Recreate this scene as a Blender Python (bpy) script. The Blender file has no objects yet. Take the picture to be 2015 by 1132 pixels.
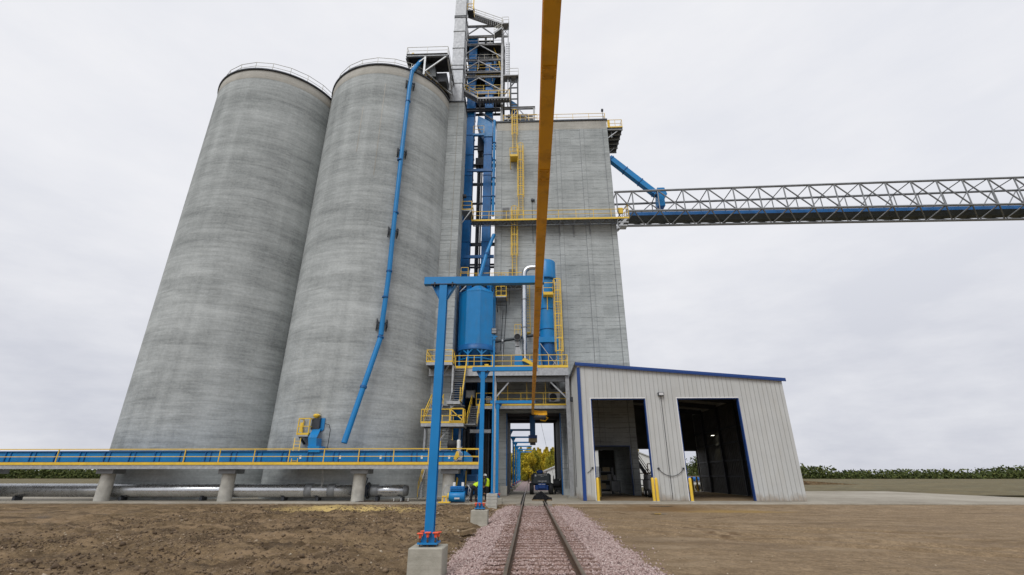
import bpy, math, random
import numpy as np
from mathutils import Vector
random.seed(7)
rng = np.random.default_rng(7)
PI = math.pi
sc = bpy.context.scene
COL = sc.collection

# ------------------------------------------------------------------ camera
FPX, PITCH, YAW = 916.0, math.radians(21.9), math.radians(2.03)
CAM = np.array([-0.25, 0.0, 1.75])
cd = bpy.data.cameras.new("camera"); cam = bpy.data.objects.new("camera", cd); COL.objects.link(cam)
cam.location = CAM; cam.rotation_euler = (PI/2 + PITCH, 0, YAW)
cd.sensor_width = 36; cd.lens = 36*FPX/2015; cd.clip_end = 6000; cd.clip_start = 0.05
sc.camera = cam
_R = np.array([math.cos(YAW), math.sin(YAW), 0]); _H = np.array([-math.sin(YAW), math.cos(YAW), 0]); _Z = np.array([0, 0, 1.0])
_F = _H*math.cos(PITCH) + _Z*math.sin(PITCH); _U = -_H*math.sin(PITCH) + _Z*math.cos(PITCH)
def ray(x, y): return (x-1007.5)*_R + FPX*_F - (y-566)*_U
def W(x, y, Y):
    "survey: the point of the wall plane Y seen in direction (x, y)"
    d = ray(x, y); return Vector(CAM + d*((Y-CAM[1])/d[1]))
def G(x, y, z=0.0):
    "survey: the point of the level z seen in direction (x, y)"
    d = ray(x, y); return Vector(CAM + d*((z-CAM[2])/d[2]))
def CY(x, y, c, r):
    "survey: the near point of the upright cylinder (c, r)"
    d = ray(x, y); ox, oy = CAM[0]-c[0], CAM[1]-c[1]
    a = d[0]**2+d[1]**2; b = 2*(ox*d[0]+oy*d[1]); q = ox*ox+oy*oy-r*r
    t = (-b-math.sqrt(max(0, b*b-4*a*q)))/(2*a); return Vector(CAM+d*t)

# ------------------------------------------------------------------ mesh builder
class M:
    def __init__(s): s.v = []; s.f = []; s.smooth = []
    def add(s, vs, fs, smooth=False):
        n = len(s.v); s.v += [tuple(p) for p in vs]
        s.f += [tuple(i+n for i in f) for f in fs]; s.smooth += [smooth]*len(fs); return s
    def box(s, x0, x1, y0, y1, z0, z1):
        if x0 > x1: x0, x1 = x1, x0
        if y0 > y1: y0, y1 = y1, y0
        if z0 > z1: z0, z1 = z1, z0
        return s.add([(x0,y0,z0),(x1,y0,z0),(x1,y1,z0),(x0,y1,z0),(x0,y0,z1),(x1,y0,z1),(x1,y1,z1),(x0,y1,z1)],
              [(0,3,2,1),(4,5,6,7),(0,1,5,4),(1,2,6,5),(2,3,7,6),(3,0,4,7)])
    def bevbox(s, x0, x1, y0, y1, z0, z1, b):
        P = []
        for z, i in ((z0, b), (z0+b, 0), (z1-b, 0), (z1, b)):
            P.append([(x0+i+b*(i==0)*1, y0+i, z), (x1-i-b*(i==0), y0+i, z), (x1-i, y0+i+b*(i==0), z), (x1-i, y1-i-b*(i==0), z),
                      (x1-i-b*(i==0), y1-i, z), (x0+i+b*(i==0), y1-i, z), (x0+i, y1-i-b*(i==0), z), (x0+i, y0+i+b*(i==0), z)])
        vs = sum(P, []); fs = []
        for k in range(3):
            for j in range(8): fs.append((k*8+j, k*8+(j+1) % 8, k*8+8+(j+1) % 8, k*8+8+j))
        fs.append(tuple(range(7, -1, -1))); fs.append(tuple(range(24, 32)))
        return s.add(vs, fs)
    def bar(s, p, q, w, h=None, up=(0,0,1)):
        p, q = Vector(p), Vector(q); h = h or w; d = (q-p)
        if d.length < 1e-6: return s
        d.normalize(); u = Vector(up)
        if abs(d.dot(u)) > .97: u = Vector((0,1,0)) if abs(d.y) < .9 else Vector((1,0,0))
        a = d.cross(u).normalized()*w/2; b = a.cross(d).normalized()*h/2
        vs = [p-a-b, p+a-b, p+a+b, p-a+b, q-a-b, q+a-b, q+a+b, q-a+b]
        return s.add(vs, [(0,1,2,3),(7,6,5,4),(0,4,5,1),(1,5,6,2),(2,6,7,3),(3,7,4,0)])
    def ibeam(s, p, q, w, h, t=.025, up=(0,0,1)):
        p, q = Vector(p), Vector(q); d = (q-p).normalized(); u = Vector(up)
        if abs(d.dot(u)) > .97: u = Vector((0,1,0))
        u = (u-d*d.dot(u)).normalized()
        o = u*(h/2-t/2)
        s.bar(p+o, q+o, w, t, u); s.bar(p-o, q-o, w, t, u); return s.bar(p, q, t, h-2*t, u)
    def tube(s, pts, r, n=8, cap=True, smooth=True):
        pts = [Vector(p) for p in pts]; k = len(pts); rs = r if isinstance(r, (list, tuple)) else [r]*k
        T = []
        for i in range(k):
            t = (pts[min(i+1, k-1)]-pts[max(i-1, 0)]); T.append(t.normalized() if t.length > 1e-9 else Vector((0,0,1)))
        a = T[0].orthogonal().normalized(); vs = []
        for i in range(k):
            a = (a-T[i]*a.dot(T[i]));
            if a.length < 1e-6: a = T[i].orthogonal()
            a.normalize(); b = T[i].cross(a)
            for j in range(n):
                g = 2*PI*j/n; vs.append(pts[i]+(a*math.cos(g)+b*math.sin(g))*rs[i])
        fs = [(i*n+j, i*n+(j+1) % n, (i+1)*n+(j+1) % n, (i+1)*n+j) for i in range(k-1) for j in range(n)]
        s.add(vs, fs, smooth)
        if cap: s.add([vs[j] for j in range(n)], [tuple(range(n-1, -1, -1))]); s.add([vs[(k-1)*n+j] for j in range(n)], [tuple(range(n))])
        return s
    def lathe(s, prof, c=(0,0,0), n=32, smooth=True, a0=0, a1=2*PI, axis='z'):
        full = abs(a1-a0-2*PI) < 1e-6; m = n if full else n+1; vs = []
        for r, z in prof:
            for j in range(m):
                g = a0+(a1-a0)*j/n
                if axis == 'z': vs.append((c[0]+r*math.cos(g), c[1]+r*math.sin(g), c[2]+z))
                elif axis == 'x': vs.append((c[0]+z, c[1]+r*math.cos(g), c[2]+r*math.sin(g)))
                else: vs.append((c[0]+r*math.sin(g), c[1]+z, c[2]+r*math.cos(g)))
        fs = []
        for i in range(len(prof)-1):
            for j in range(n):
                k2 = (j+1) % m; fs.append((i*m+j, i*m+k2, (i+1)*m+k2, (i+1)*m+j))
        return s.add(vs, fs, smooth)
    def ext(s, poly, vec):
        poly = [Vector(p) for p in poly]; n = len(poly); v = Vector(vec)
        return s.add(poly+[p+v for p in poly], [tuple(range(n-1,-1,-1)), tuple(range(n, 2*n))]+[(i, (i+1) % n, n+(i+1) % n, n+i) for i in range(n)])
    def rail(s, pts, h=1.07, step=1.8, r=.024, mid=True, toe=0, closed=False):
        pts = [Vector(p) for p in pts]
        if closed: pts = pts+[pts[0]]
        up = Vector((0,0,1))
        for j, (a, b) in enumerate(zip(pts, pts[1:])):
            n = max(1, round((b-a).length/step))
            for i in range(1 if j else 0, n+(0 if closed and j == len(pts)-2 else 1)):
                p = a.lerp(b, i/n); s.bar(p, p+up*h, r*1.9)
            s.bar(a+up*h, b+up*h, r*2); 
            if mid: s.bar(a+up*h*.52, b+up*h*.52, r*1.6)
            if toe: s.bar(a+up*toe/2, b+up*toe/2, .02, toe)
        return s
    def build(s, name, m, parent=None, bevel=0, loc=None):
        me = bpy.data.meshes.new(name); o = Vector(loc) if loc is not None else (org(parent) if parent else Vector((0,0,0)))
        me.from_pydata([(p[0]-o.x, p[1]-o.y, p[2]-o.z) for p in s.v], [], s.f); me.update()
        if any(s.smooth): me.polygons.foreach_set('use_smooth', s.smooth)
        me.materials.append(m); ob = bpy.data.objects.new(name, me); COL.objects.link(ob)
        if parent: ob.parent = parent
        else: ob.location = o
        if bevel:
            b = ob.modifiers.new('bevel', 'BEVEL'); b.width = bevel; b.segments = 2; b.limit_method = 'ANGLE'
        return ob
def org(o):
    v = Vector((0,0,0))
    while o: v += o.location; o = o.parent
    return v
def tag(o, label, cat, group=None, kind=None):
    if label: o['label'] = label
    if cat: o['category'] = cat
    if group: o['group'] = group
    if kind: o['kind'] = kind
    return o
def thing(name, label, cat, loc=(0,0,0), group=None):
    o = bpy.data.objects.new(name, None); o.empty_display_size = .3; COL.objects.link(o); o.location = Vector(loc)
    return tag(o, label, cat, group)
def struct(o): o['kind'] = 'structure'; return o
def copy_tree(o, loc=None, parent=None):
    c = o.copy(); COL.objects.link(c)
    if parent: c.parent = parent
    if loc is not None: c.location = loc
    for ch in list(o.children): copy_tree(ch, None, c)
    return c

# ------------------------------------------------------------------ materials
def nt(name):
    m = bpy.data.materials.new(name); m.use_nodes = True; t = m.node_tree; t.nodes.clear()
    out = t.nodes.new('ShaderNodeOutputMaterial'); b = t.nodes.new('ShaderNodeBsdfPrincipled'); t.links.new(b.outputs[0], out.inputs[0])
    return m, t, b
def N(t, typ, **kw):
    n = t.nodes.new(typ)
    for k, v in kw.items(): setattr(n, k, v)
    return n
def noise(t, vec, scale, detail=4, rough=.55):
    n = N(t, 'ShaderNodeTexNoise'); n.inputs['Scale'].default_value = scale; n.inputs['Detail'].default_value = detail; n.inputs['Roughness'].default_value = rough
    t.links.new(vec, n.inputs['Vector']); return n.outputs['Fac']
def mapping(t, vec, s):
    n = N(t, 'ShaderNodeMapping'); n.inputs['Scale'].default_value = s; t.links.new(vec, n.inputs['Vector']); return n.outputs[0]
def mrange(t, v, a, b, c, d):
    n = N(t, 'ShaderNodeMapRange'); t.links.new(v, n.inputs[0])
    for i, q in enumerate((a, b, c, d)): n.inputs[i+1].default_value = q
    return n.outputs[0]
def mth(t, op, a, b=None):
    n = N(t, 'ShaderNodeMath', operation=op)
    for i, q in enumerate((a, b)):
        if q is None: continue
        if isinstance(q, (int, float)): n.inputs[i].default_value = q
        else: t.links.new(q, n.inputs[i])
    return n.outputs[0]
def mixc(t, fac, a, b, blend='MIX'):
    n = N(t, 'ShaderNodeMix', data_type='RGBA', blend_type=blend)
    for i, q in ((0, fac), (6, a), (7, b)):
        if isinstance(q, (int, float)): n.inputs[i].default_value = q
        elif isinstance(q, tuple): n.inputs[i].default_value = (*q, 1)
        else: t.links.new(q, n.inputs[i])
    return n.outputs[2]
def bump(t, b, h, strength=.3, dist=.02):
    n = N(t, 'ShaderNodeBump'); n.inputs['Strength'].default_value = strength; n.inputs['Distance'].default_value = dist
    t.links.new(h, n.inputs['Height']); t.links.new(n.outputs[0], b.inputs['Normal'])
def mat(name, col, rough=.5, metal=0, var=.12, scale=2.5, bmp=0, bscale=20, spec=.4, dirt=None, dirtamt=.3, splash=False):
    m, t, b = nt(name); tc = N(t, 'ShaderNodeTexCoord').outputs['Object']
    f = mrange(t, noise(t, tc, scale, 5), .3, .7, 0, 1)
    c = mixc(t, f, tuple(x*(1-var) for x in col), tuple(min(1, x*(1+var)) for x in col))
    if dirt:
        g = mrange(t, noise(t, mapping(t, tc, (1, 1, .22)), 1.6, 7, .65), .5, .78, 0, dirtamt); c = mixc(t, g, c, dirt)
    if splash:
        sx = N(t, 'ShaderNodeSeparateXYZ'); t.links.new(tc, sx.inputs[0])
        h = mth(t, 'ADD', sx.outputs[2], mth(t, 'MULTIPLY', noise(t, mapping(t, tc, (1, 1, .5)), 2.2, 7, .7), 1.5)); c = mixc(t, mrange(t, h, .75, 1.25, .7, 0), c, (.26, .19, .12))
    t.links.new(c, b.inputs['Base Color']); b.inputs['Metallic'].default_value = metal
    t.links.new(mrange(t, noise(t, tc, scale*4, 3), .3, .7, rough*.8, min(1, rough*1.2)), b.inputs['Roughness'])
    b.inputs['Specular IOR Level'].default_value = spec
    if bmp: bump(t, b, noise(t, tc, bscale, 5), bmp, .02)
    return m
def concrete(name, lo, hi, lines=0.0, panel=False, pit=0.2):
    m, t, b = nt(name); tc = N(t, 'ShaderNodeTexCoord').outputs['Object']
    A = mrange(t, noise(t, mapping(t, tc, (.10, .10, .34)), 1.0, 5, .55), .32, .68, 0, 1)
    A2 = mrange(t, noise(t, mapping(t, tc, (.24, .24, .95)), 1.0, 7, .62), .3, .7, 0, 1)
    B = mrange(t, noise(t, mapping(t, tc, (.35, .35, 4.0)), 1.0, 6, .65), .28, .72, 0, 1)
    C = mrange(t, noise(t, mapping(t, tc, (1.0, 1.0, .05)), 1.0, 5), .3, .7, 0, 1)
    D = mrange(t, noise(t, tc, 5, 7, .72), .25, .75, 0, 1)
    f = mth(t, 'ADD', mth(t, 'ADD', mth(t, 'MULTIPLY', A, .26), mth(t, 'MULTIPLY', A2, .17)), mth(t, 'ADD', mth(t, 'ADD', mth(t, 'MULTIPLY', B, .20), mth(t, 'MULTIPLY', C, .14)), mth(t, 'MULTIPLY', D, .23)))
    sx = N(t, 'ShaderNodeSeparateXYZ'); t.links.new(tc, sx.inputs[0])
    if panel:
        cb = N(t, 'ShaderNodeCombineXYZ')
        t.links.new(mth(t, 'FLOOR', mth(t, 'DIVIDE', sx.outputs[0], 2.35)), cb.inputs[0]); t.links.new(mth(t, 'FLOOR', mth(t, 'DIVIDE', sx.outputs[2], 1.22)), cb.inputs[2])
        wn = N(t, 'ShaderNodeTexWhiteNoise'); t.links.new(cb.outputs[0], wn.inputs[0])
        f = mth(t, 'ADD', mth(t, 'MULTIPLY', f, .88), mth(t, 'MULTIPLY', wn.outputs[0], .12))
    f = mrange(t, f, .27, .73, 0, 1)
    c = mixc(t, f, lo, hi)
    if lines:
        wob = mth(t, 'MULTIPLY', noise(t, mapping(t, tc, (.4, .4, .1)), 1.0, 3), .35)
        for per, wd, amt in ((.46, .13, lines), (1.22, .05, min(1, lines*1.4))):
            fr = mth(t, 'FRACT', mth(t, 'ADD', mth(t, 'DIVIDE', sx.outputs[2], per), wob))
            ln = mth(t, 'MULTIPLY', mth(t, 'LESS_THAN', fr, wd), mrange(t, noise(t, mapping(t, tc, (.6, .6, 2.5)), 1.0+per, 4), .4, .6, 0, amt))
            c = mixc(t, ln, c, tuple(x*.55 for x in lo))
    # hairline cracks, lime bloom and form marks
    ck = mrange(t, noise(t, mapping(t, tc, (.45, .45, 3.2)), 1.3, 8, .75), .64, .71, 0, pit); c = mixc(t, ck, c, tuple(x*.35 for x in lo))
    wt = mrange(t, noise(t, mapping(t, tc, (.3, .3, 1.3)), 1.7, 7, .72), .57, .72, 0, .36); c = mixc(t, wt, c, tuple(min(1, x*1.22) for x in hi))
    t.links.new(c, b.inputs['Base Color']); b.inputs['Roughness'].default_value = .9; b.inputs['Specular IOR Level'].default_value = .25
    bump(t, b, mth(t, 'ADD', B, D), .3, .03)
    return m
MT = {}
MT['silo'] = concrete('silo_concrete', (.236, .252, .252), (.535, .563, .560), .16, False, .45)
MT['tower'] = concrete('tower_concrete', (.275, .295, .296), (.515, .543, .543), .62, True, .4)
MT['stain'] = concrete('patched_concrete', (.34, .33, .30), (.56, .54, .49), 0, False, .6)
MT['pier'] = concrete('pier_concrete', (.28, .265, .215), (.50, .475, .405), 0, False, .3)
MT['conc'] = concrete('cast_concrete', (.27, .265, .24), (.47, .46, .42))
MT['block'] = mat('block_concrete', (.44, .43, .39), .9, var=.2, bmp=.3, dirt=(.2,.16,.1))
MT['blue'] = mat('blue_paint', (.005, .205, .51), .38, var=.1, scale=.9, dirt=(.09,.16,.24), dirtamt=.4)
MT['blued'] = mat('deep_blue_paint', (.007, .115, .34), .42, var=.14, scale=.9, dirt=(.03,.05,.09), dirtamt=.45)
MT['legblue'] = mat('shaded_blue_paint', (.006, .16, .46), .45, var=.18, scale=1.2, dirt=(.02,.05,.10), dirtamt=.5)  # the blue paint, darkened to carry the shade around the elevator legs
MT['navy'] = mat('navy_trim', (.012, .055, .23), .4, var=.08)
MT['yellow'] = mat('yellow_paint', (.80, .53, .055), .45, var=.1, dirt=(.4,.27,.08))
MT['ochre'] = mat('monorail_yellow_paint', (.80, .43, .014), .5, var=.12, scale=1.1, dirt=(.16,.07,.02), dirtamt=.75)
MT['galv'] = mat('galvanized_steel', (.40, .41, .42), .48, .4, var=.2, scale=4)
MT['duct'] = mat('bright_galvanized_sheet', (.43, .445, .47), .5, .1, var=.035, scale=.8)
MT['spiral'] = mat('spiral_duct', (.62, .64, .66), .28, .9, var=.12, scale=.9)
MT['tsteel'] = mat('tower_steel', (.31, .315, .325), .5, .3, var=.25, scale=2)
MT['steel'] = mat('grey_steel', (.24, .25, .26), .5, .4, var=.2, scale=2)
MT['dark'] = mat('dark_steel', (.05, .055, .065), .55, .3, var=.3)
MT['black'] = mat('black_rubber', (.018, .018, .02), .7, var=.3, bmp=.3)
MT['white'] = mat('white_enamel', (.78, .78, .76), .45, var=.05)
MT['siding'] = mat('pale_metal_siding', (.51, .517, .505), .45, .0, var=.06, scale=.6, dirt=(.40,.37,.31), dirtamt=.4, splash=True)
MT['seam'] = mat('seam_shade_paint', (.27, .27, .26), .7)  # grey standing in for the shadow in the shed panel joints
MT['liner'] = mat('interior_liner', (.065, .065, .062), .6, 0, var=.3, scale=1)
MT['rust'] = mat('rusty_rail', (.115, .075, .05), .62, .25, var=.3, scale=8, bmp=.2)
MT['railtop'] = mat('worn_rail_head', (.24, .19, .14), .4, .6, var=.25, scale=8)
MT['wood'] = mat('weathered_tie_wood', (.185, .112, .085), .9, var=.45, scale=6, bmp=.5, dirt=(.3,.22,.2))
MT['plank'] = mat('old_plank', (.21, .15, .085), .9, var=.35, scale=7, bmp=.4)
MT['cap'] = mat('orange_plastic', (.85, .12, .05), .4, var=.08)
MT['hivis'] = mat('hi_vis_fabric', (.62, .85, .03), .75, var=.1)
MT['cloth'] = mat('dark_work_cloth', (.014, .015, .022), .9, var=.3, bmp=.3)
MT['greycl'] = mat('grey_hoodie', (.06, .06, .065), .9, var=.2)
MT['skin'] = mat('skin', (.45, .25, .17), .55, var=.06)
MT['boot'] = mat('tan_boot', (.30, .10, .05), .8, var=.2)
MT['tarp'] = mat('black_tarp', (.010, .010, .012), .75, var=.4, bmp=.8, bscale=8, spec=.15)
MT['tan'] = mat('tan_canvas', (.45, .36, .22), .8, var=.12)
MT['cwt'] = mat('charcoal_counterweight', (.045, .055, .062), .5, var=.15)
MT['letter'] = mat('pale_decal', (.6, .6, .6), .6, var=.02)
MT['lens'] = mat('lamp_glass', (.28, .30, .32), .2, 0, var=.1)
MT['trunk'] = mat('bark', (.13, .11, .08), .95, var=.3, bmp=.4)
MT['bluecont'] = mat('blue_tarp', (.02, .16, .50), .5, var=.1)

def em(name, col, s):
    m = bpy.data.materials.new(name); m.use_nodes = True; b = m.node_tree.nodes['Principled BSDF']
    b.inputs['Emission Color'].default_value = (*col, 1); b.inputs['Emission Strength'].default_value = s; return m
MT['glow'] = em('lit_lamp', (1, .95, .75), 6)
def leafmat(name, a, b_, c_):
    m, t, b = nt(name); at = N(t, 'ShaderNodeAttribute', attribute_name='tone')
    r = N(t, 'ShaderNodeValToRGB'); r.color_ramp.elements[0].color = (*a, 1); r.color_ramp.elements[1].color = (*c_, 1)
    e = r.color_ramp.elements.new(.5); e.color = (*b_, 1); t.links.new(at.outputs['Fac'], r.inputs[0])
    t.links.new(r.outputs[0], b.inputs['Base Color']); b.inputs['Roughness'].default_value = .8; b.inputs['Specular IOR Level'].default_value = .2
    return m
MT['leafy'] = leafmat('yellow_poplar_leaves', (.24, .20, .025), (.58, .45, .035), (.78, .60, .06))
MT['leafg'] = leafmat('olive_poplar_leaves', (.14, .15, .025), (.32, .30, .035), (.52, .44, .05))
MT['leafd'] = leafmat('green_leaves', (.03, .045, .015), (.07, .09, .025), (.13, .14, .04))

def ground_mat(name, lo, hi, wet, s1=1.0, streak=False, bstr=.8, extra=None):
    m, t, b = nt(name); tc = N(t, 'ShaderNodeTexCoord').outputs['Object']
    f = mrange(t, noise(t, tc, 1.7*s1, 8, .68), .3, .7, 0, 1); c = mixc(t, f, lo, hi)
    g = mrange(t, noise(t, tc, 9*s1, 6, .7), .35, .7, 0, .8); c = mixc(t, g, c, tuple(x*.55 for x in lo))
    w = mrange(t, noise(t, mapping(t, tc, (.3, .6, 1)) if streak else tc, .55, 7, .65), .5, .68, 0, .5 if streak else .75); c = mixc(t, w, c, wet)
    p = mrange(t, noise(t, tc, 34, 3, .6), .64, .72, 0, .75); c = mixc(t, p, c, tuple(min(1, x*1.9) for x in hi))
    if extra: c = extra(t, tc, c)
    t.links.new(c, b.inputs['Base Color']); b.inputs['Specular IOR Level'].default_value = .3
    t.links.new(mrange(t, w, 0, .75, .95, .55), b.inputs['Roughness'])
    bump(t, b, mth(t, 'ADD', noise(t, tc, 11*s1, 8, .75), mth(t, 'MULTIPLY', noise(t, tc, 45, 4, .7), .4)), bstr, .05)
    return m
def blob(t, tc, cx, cy, rx, ry, ns=1.2):
    mp = N(t, 'ShaderNodeMapping'); mp.inputs['Location'].default_value = (-cx/rx, -cy/ry, 0); mp.inputs['Scale'].default_value = (1/rx, 1/ry, 0); t.links.new(tc, mp.inputs['Vector'])
    l = N(t, 'ShaderNodeVectorMath', operation='LENGTH'); t.links.new(mp.outputs[0], l.inputs[0])
    return mrange(t, mth(t, 'ADD', l.outputs['Value'], mth(t, 'MULTIPLY', noise(t, tc, ns, 7, .7), 1.3)), 1.0, 1.75, 1, 0)
def corn(t, tc, c):
    pat = mrange(t, noise(t, mapping(t, tc, (.35, .8, 1)), .8, 6, .6), .45, .65, 0, .7); c = mixc(t, pat, c, (.31, .215, .125))
    wt = mrange(t, noise(t, mapping(t, tc, (.5, 1.3, 1)), 1.1, 7, .65), .52, .62, 0, .75); c = mixc(t, wt, c, (.07, .044, .022))
    return mixc(t, mth(t, 'MULTIPLY', blob(t, tc, -11.2, 31.0, 4.8, 2.6), .95), c, (.60, .44, .17))
def track(t, tc, c, p, q, wid, col, amt):
    p, q = G(*p, -.26), G(*q, -.26); m_ = (p+q)/2; L = (q-p).length/2; a = math.atan2(q.y-p.y, q.x-p.x)
    mp = N(t, 'ShaderNodeMapping', vector_type='TEXTURE'); mp.inputs['Location'].default_value = (m_.x, m_.y, 0); mp.inputs['Rotation'].default_value = (0, 0, a); mp.inputs['Scale'].default_value = (1, 1, 1); t.links.new(tc, mp.inputs['Vector'])
    sx = N(t, 'ShaderNodeSeparateXYZ'); t.links.new(mp.outputs[0], sx.inputs[0]); nz = noise(t, tc, 1.3, 6, .7)
    v = mth(t, 'ABSOLUTE', mth(t, 'ADD', sx.outputs[1], mth(t, 'ADD', mth(t, 'MULTIPLY', mth(t, 'MULTIPLY', sx.outputs[0], sx.outputs[0]), .035), mth(t, 'MULTIPLY', mth(t, 'SUBTRACT', nz, .5), .5))))
    k = mth(t, 'MULTIPLY', mrange(t, v, wid*.4, wid, 1, 0), mrange(t, mth(t, 'ABSOLUTE', sx.outputs[0]), L*.6, L, amt, 0))
    return mixc(t, mth(t, 'MULTIPLY', k, mrange(t, noise(t, tc, 3.5, 5, .7), .38, .6, .25, 1)), c, col)
def wetdirt(t, tc, c):
    for p, q, w_, a_ in (((1120,1003),(1260,1014),.26,.9),((1200,1026),(1330,1037),.24,.8),((1330,1032),(1470,1066),.24,.95),((1345,1029),(1490,1060),.2,.8),((1190,1040),(1330,1052),.2,.6),((1370,1022),(1470,1014),.25,.7)): c = track(t, tc, c, p, q, w_, (.115, .07, .036), a_)
    tk = mrange(t, noise(t, mapping(t, tc, (.09, .8, 1)), 1.5, 6, .6), .56, .63, 0, .42); c = mixc(t, tk, c, (.12, .078, .042))
    lt = mrange(t, noise(t, mapping(t, tc, (.2, .5, 1)), 1.3, 6, .6), .52, .72, 0, .4); c = mixc(t, lt, c, (.44, .34, .225))
    gr = mrange(t, noise(t, tc, 16, 5, .75), .56, .7, 0, .6); c = mixc(t, gr, c, (.15, .10, .06))
    c = mixc(t, mth(t, 'MULTIPLY', blob(t, tc, 8.2, 31.8, 3.2, 2.0), .8), c, (.17, .095, .035))
    c = mixc(t, mth(t, 'MULTIPLY', blob(t, tc, 11.5, 30.5, 4.0, 1.3), .7), c, (.33, .21, .06))
    return c
MT['mud'] = ground_mat('brown_mud', (.115, .074, .036), (.37, .262, .148), (.075, .047, .023), 1.4, False, 1.0, corn)
MT['dirt'] = ground_mat('tan_dirt', (.21, .143, .078), (.40, .29, .175), (.14, .09, .045), 1.1, True, .8, wetdirt)
MT['field'] = ground_mat('far_field', (.10, .085, .04), (.22, .17, .08), (.12, .11, .04), .05, False, .2)
MT['bed'] = ground_mat('pink_gravel', (.22, .155, .15), (.44, .345, .335), (.20, .125, .115), 3, False, 1.0)
MT['pad'] = concrete('pad_concrete', (.235, .207, .163), (.42, .385, .32))
def stone_mat():
    m, t, b = nt('pink_stone'); at = N(t, 'ShaderNodeAttribute', attribute_name='tone')
    r = N(t, 'ShaderNodeValToRGB'); r.color_ramp.elements[0].color = (.19, .115, .10, 1); r.color_ramp.elements[1].color = (.61, .50, .465, 1)
    e = r.color_ramp.elements.new(.45); e.color = (.40, .29, .265, 1); t.links.new(at.outputs['Fac'], r.inputs[0])
    tc = N(t, 'ShaderNodeTexCoord').outputs['Object']
    # brown dirt ground into the stones between the rails
    sx = N(t, 'ShaderNodeSeparateXYZ'); t.links.new(tc, sx.inputs[0])
    mid = mth(t, 'MULTIPLY', mrange(t, mth(t, 'ABSOLUTE', sx.outputs[0]), .7, 1.4, .62, .05), mrange(t, noise(t, tc, 1.1, 5), .35, .6, .1, 1))
    t.links.new(mixc(t, mid, r.outputs[0], (.335, .225, .19)), b.inputs['Base Color']); b.inputs['Roughness'].default_value = .9; return m
MT['stone'] = stone_mat()
def clod_mat():
    m, t, b = nt('mud_clod'); at = N(t, 'ShaderNodeAttribute', attribute_name='tone')
    r = N(t, 'ShaderNodeValToRGB'); r.color_ramp.elements[0].color = (.085, .056, .033, 1); r.color_ramp.elements[1].color = (.48, .40, .30, 1)
    e = r.color_ramp.elements.new(.8); e.color = (.26, .185, .115, 1); t.links.new(at.outputs['Fac'], r.inputs[0])
    t.links.new(r.outputs[0], b.inputs['Base Color']); b.inputs['Roughness'].default_value = .95; return m
MT['clod'] = clod_mat()

# ------------------------------------------------------------------ world and sun
w = bpy.data.worlds.new("World"); sc.world = w; w.use_nodes = True; t = w.node_tree; t.nodes.clear()
SUN_EL, SUN_AZ = math.radians(50), math.radians(200)
o = N(t, 'ShaderNodeOutputWorld'); bg = N(t, 'ShaderNodeBackground'); t.links.new(bg.outputs[0], o.inputs[0])
sky = N(t, 'ShaderNodeTexSky', sky_type='NISHITA'); sky.sun_disc = False; sky.sun_elevation = SUN_EL; sky.sun_rotation = SUN_AZ
tc = N(t, 'ShaderNodeTexCoord').outputs['Generated']
n1 = noise(t, mapping(t, tc, (1, 1, 2.2)), 2.4, 8, .55); n2 = noise(t, mapping(t, tc, (1, 1, 3.5)), 6, 6, .6)
f = mth(t, 'ADD', mth(t, 'MULTIPLY', n1, .7), mth(t, 'MULTIPLY', n2, .3))
sx = N(t, 'ShaderNodeSeparateXYZ'); t.links.new(tc, sx.inputs[0])
hi_ = mrange(t, sx.outputs[2], .0, .45, 0, 1)
cl = mixc(t, mrange(t, f, .36, .62, 0, 1), (7.95, 8.1, 8.65), (8.75, 8.8, 9.15))
lowc = mixc(t, mrange(t, f, .38, .6, 0, 1), (5.3, 5.5, 6.3), (7.6, 7.7, 8.2))
cl = mixc(t, hi_, lowc, cl)
c = mixc(t, .985, sky.outputs[0], cl)          # a closed cloud deck with a trace of the clear sky behind it
t.links.new(c, bg.inputs[0]); bg.inputs[1].default_value = .1
sd = bpy.data.lights.new('sun', 'SUN'); so = bpy.data.objects.new('sun', sd); COL.objects.link(so)
sd.energy = 1.5; sd.angle = math.radians(28); sd.color = (1, .985, .96)
d = Vector((math.sin(SUN_AZ)*math.cos(SUN_EL), math.cos(SUN_AZ)*math.cos(SUN_EL), math.sin(SUN_EL)))
so.rotation_euler = d.to_track_quat('Z', 'Y').to_euler()
vs = sc.view_settings; vs.view_transform = 'Standard'; vs.look = 'None'; vs.gamma = 1; vs.exposure = 0.0; vs.use_curve_mapping = False
sc.cycles.use_denoising = True; sc.cycles.max_bounces = 8

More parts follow.
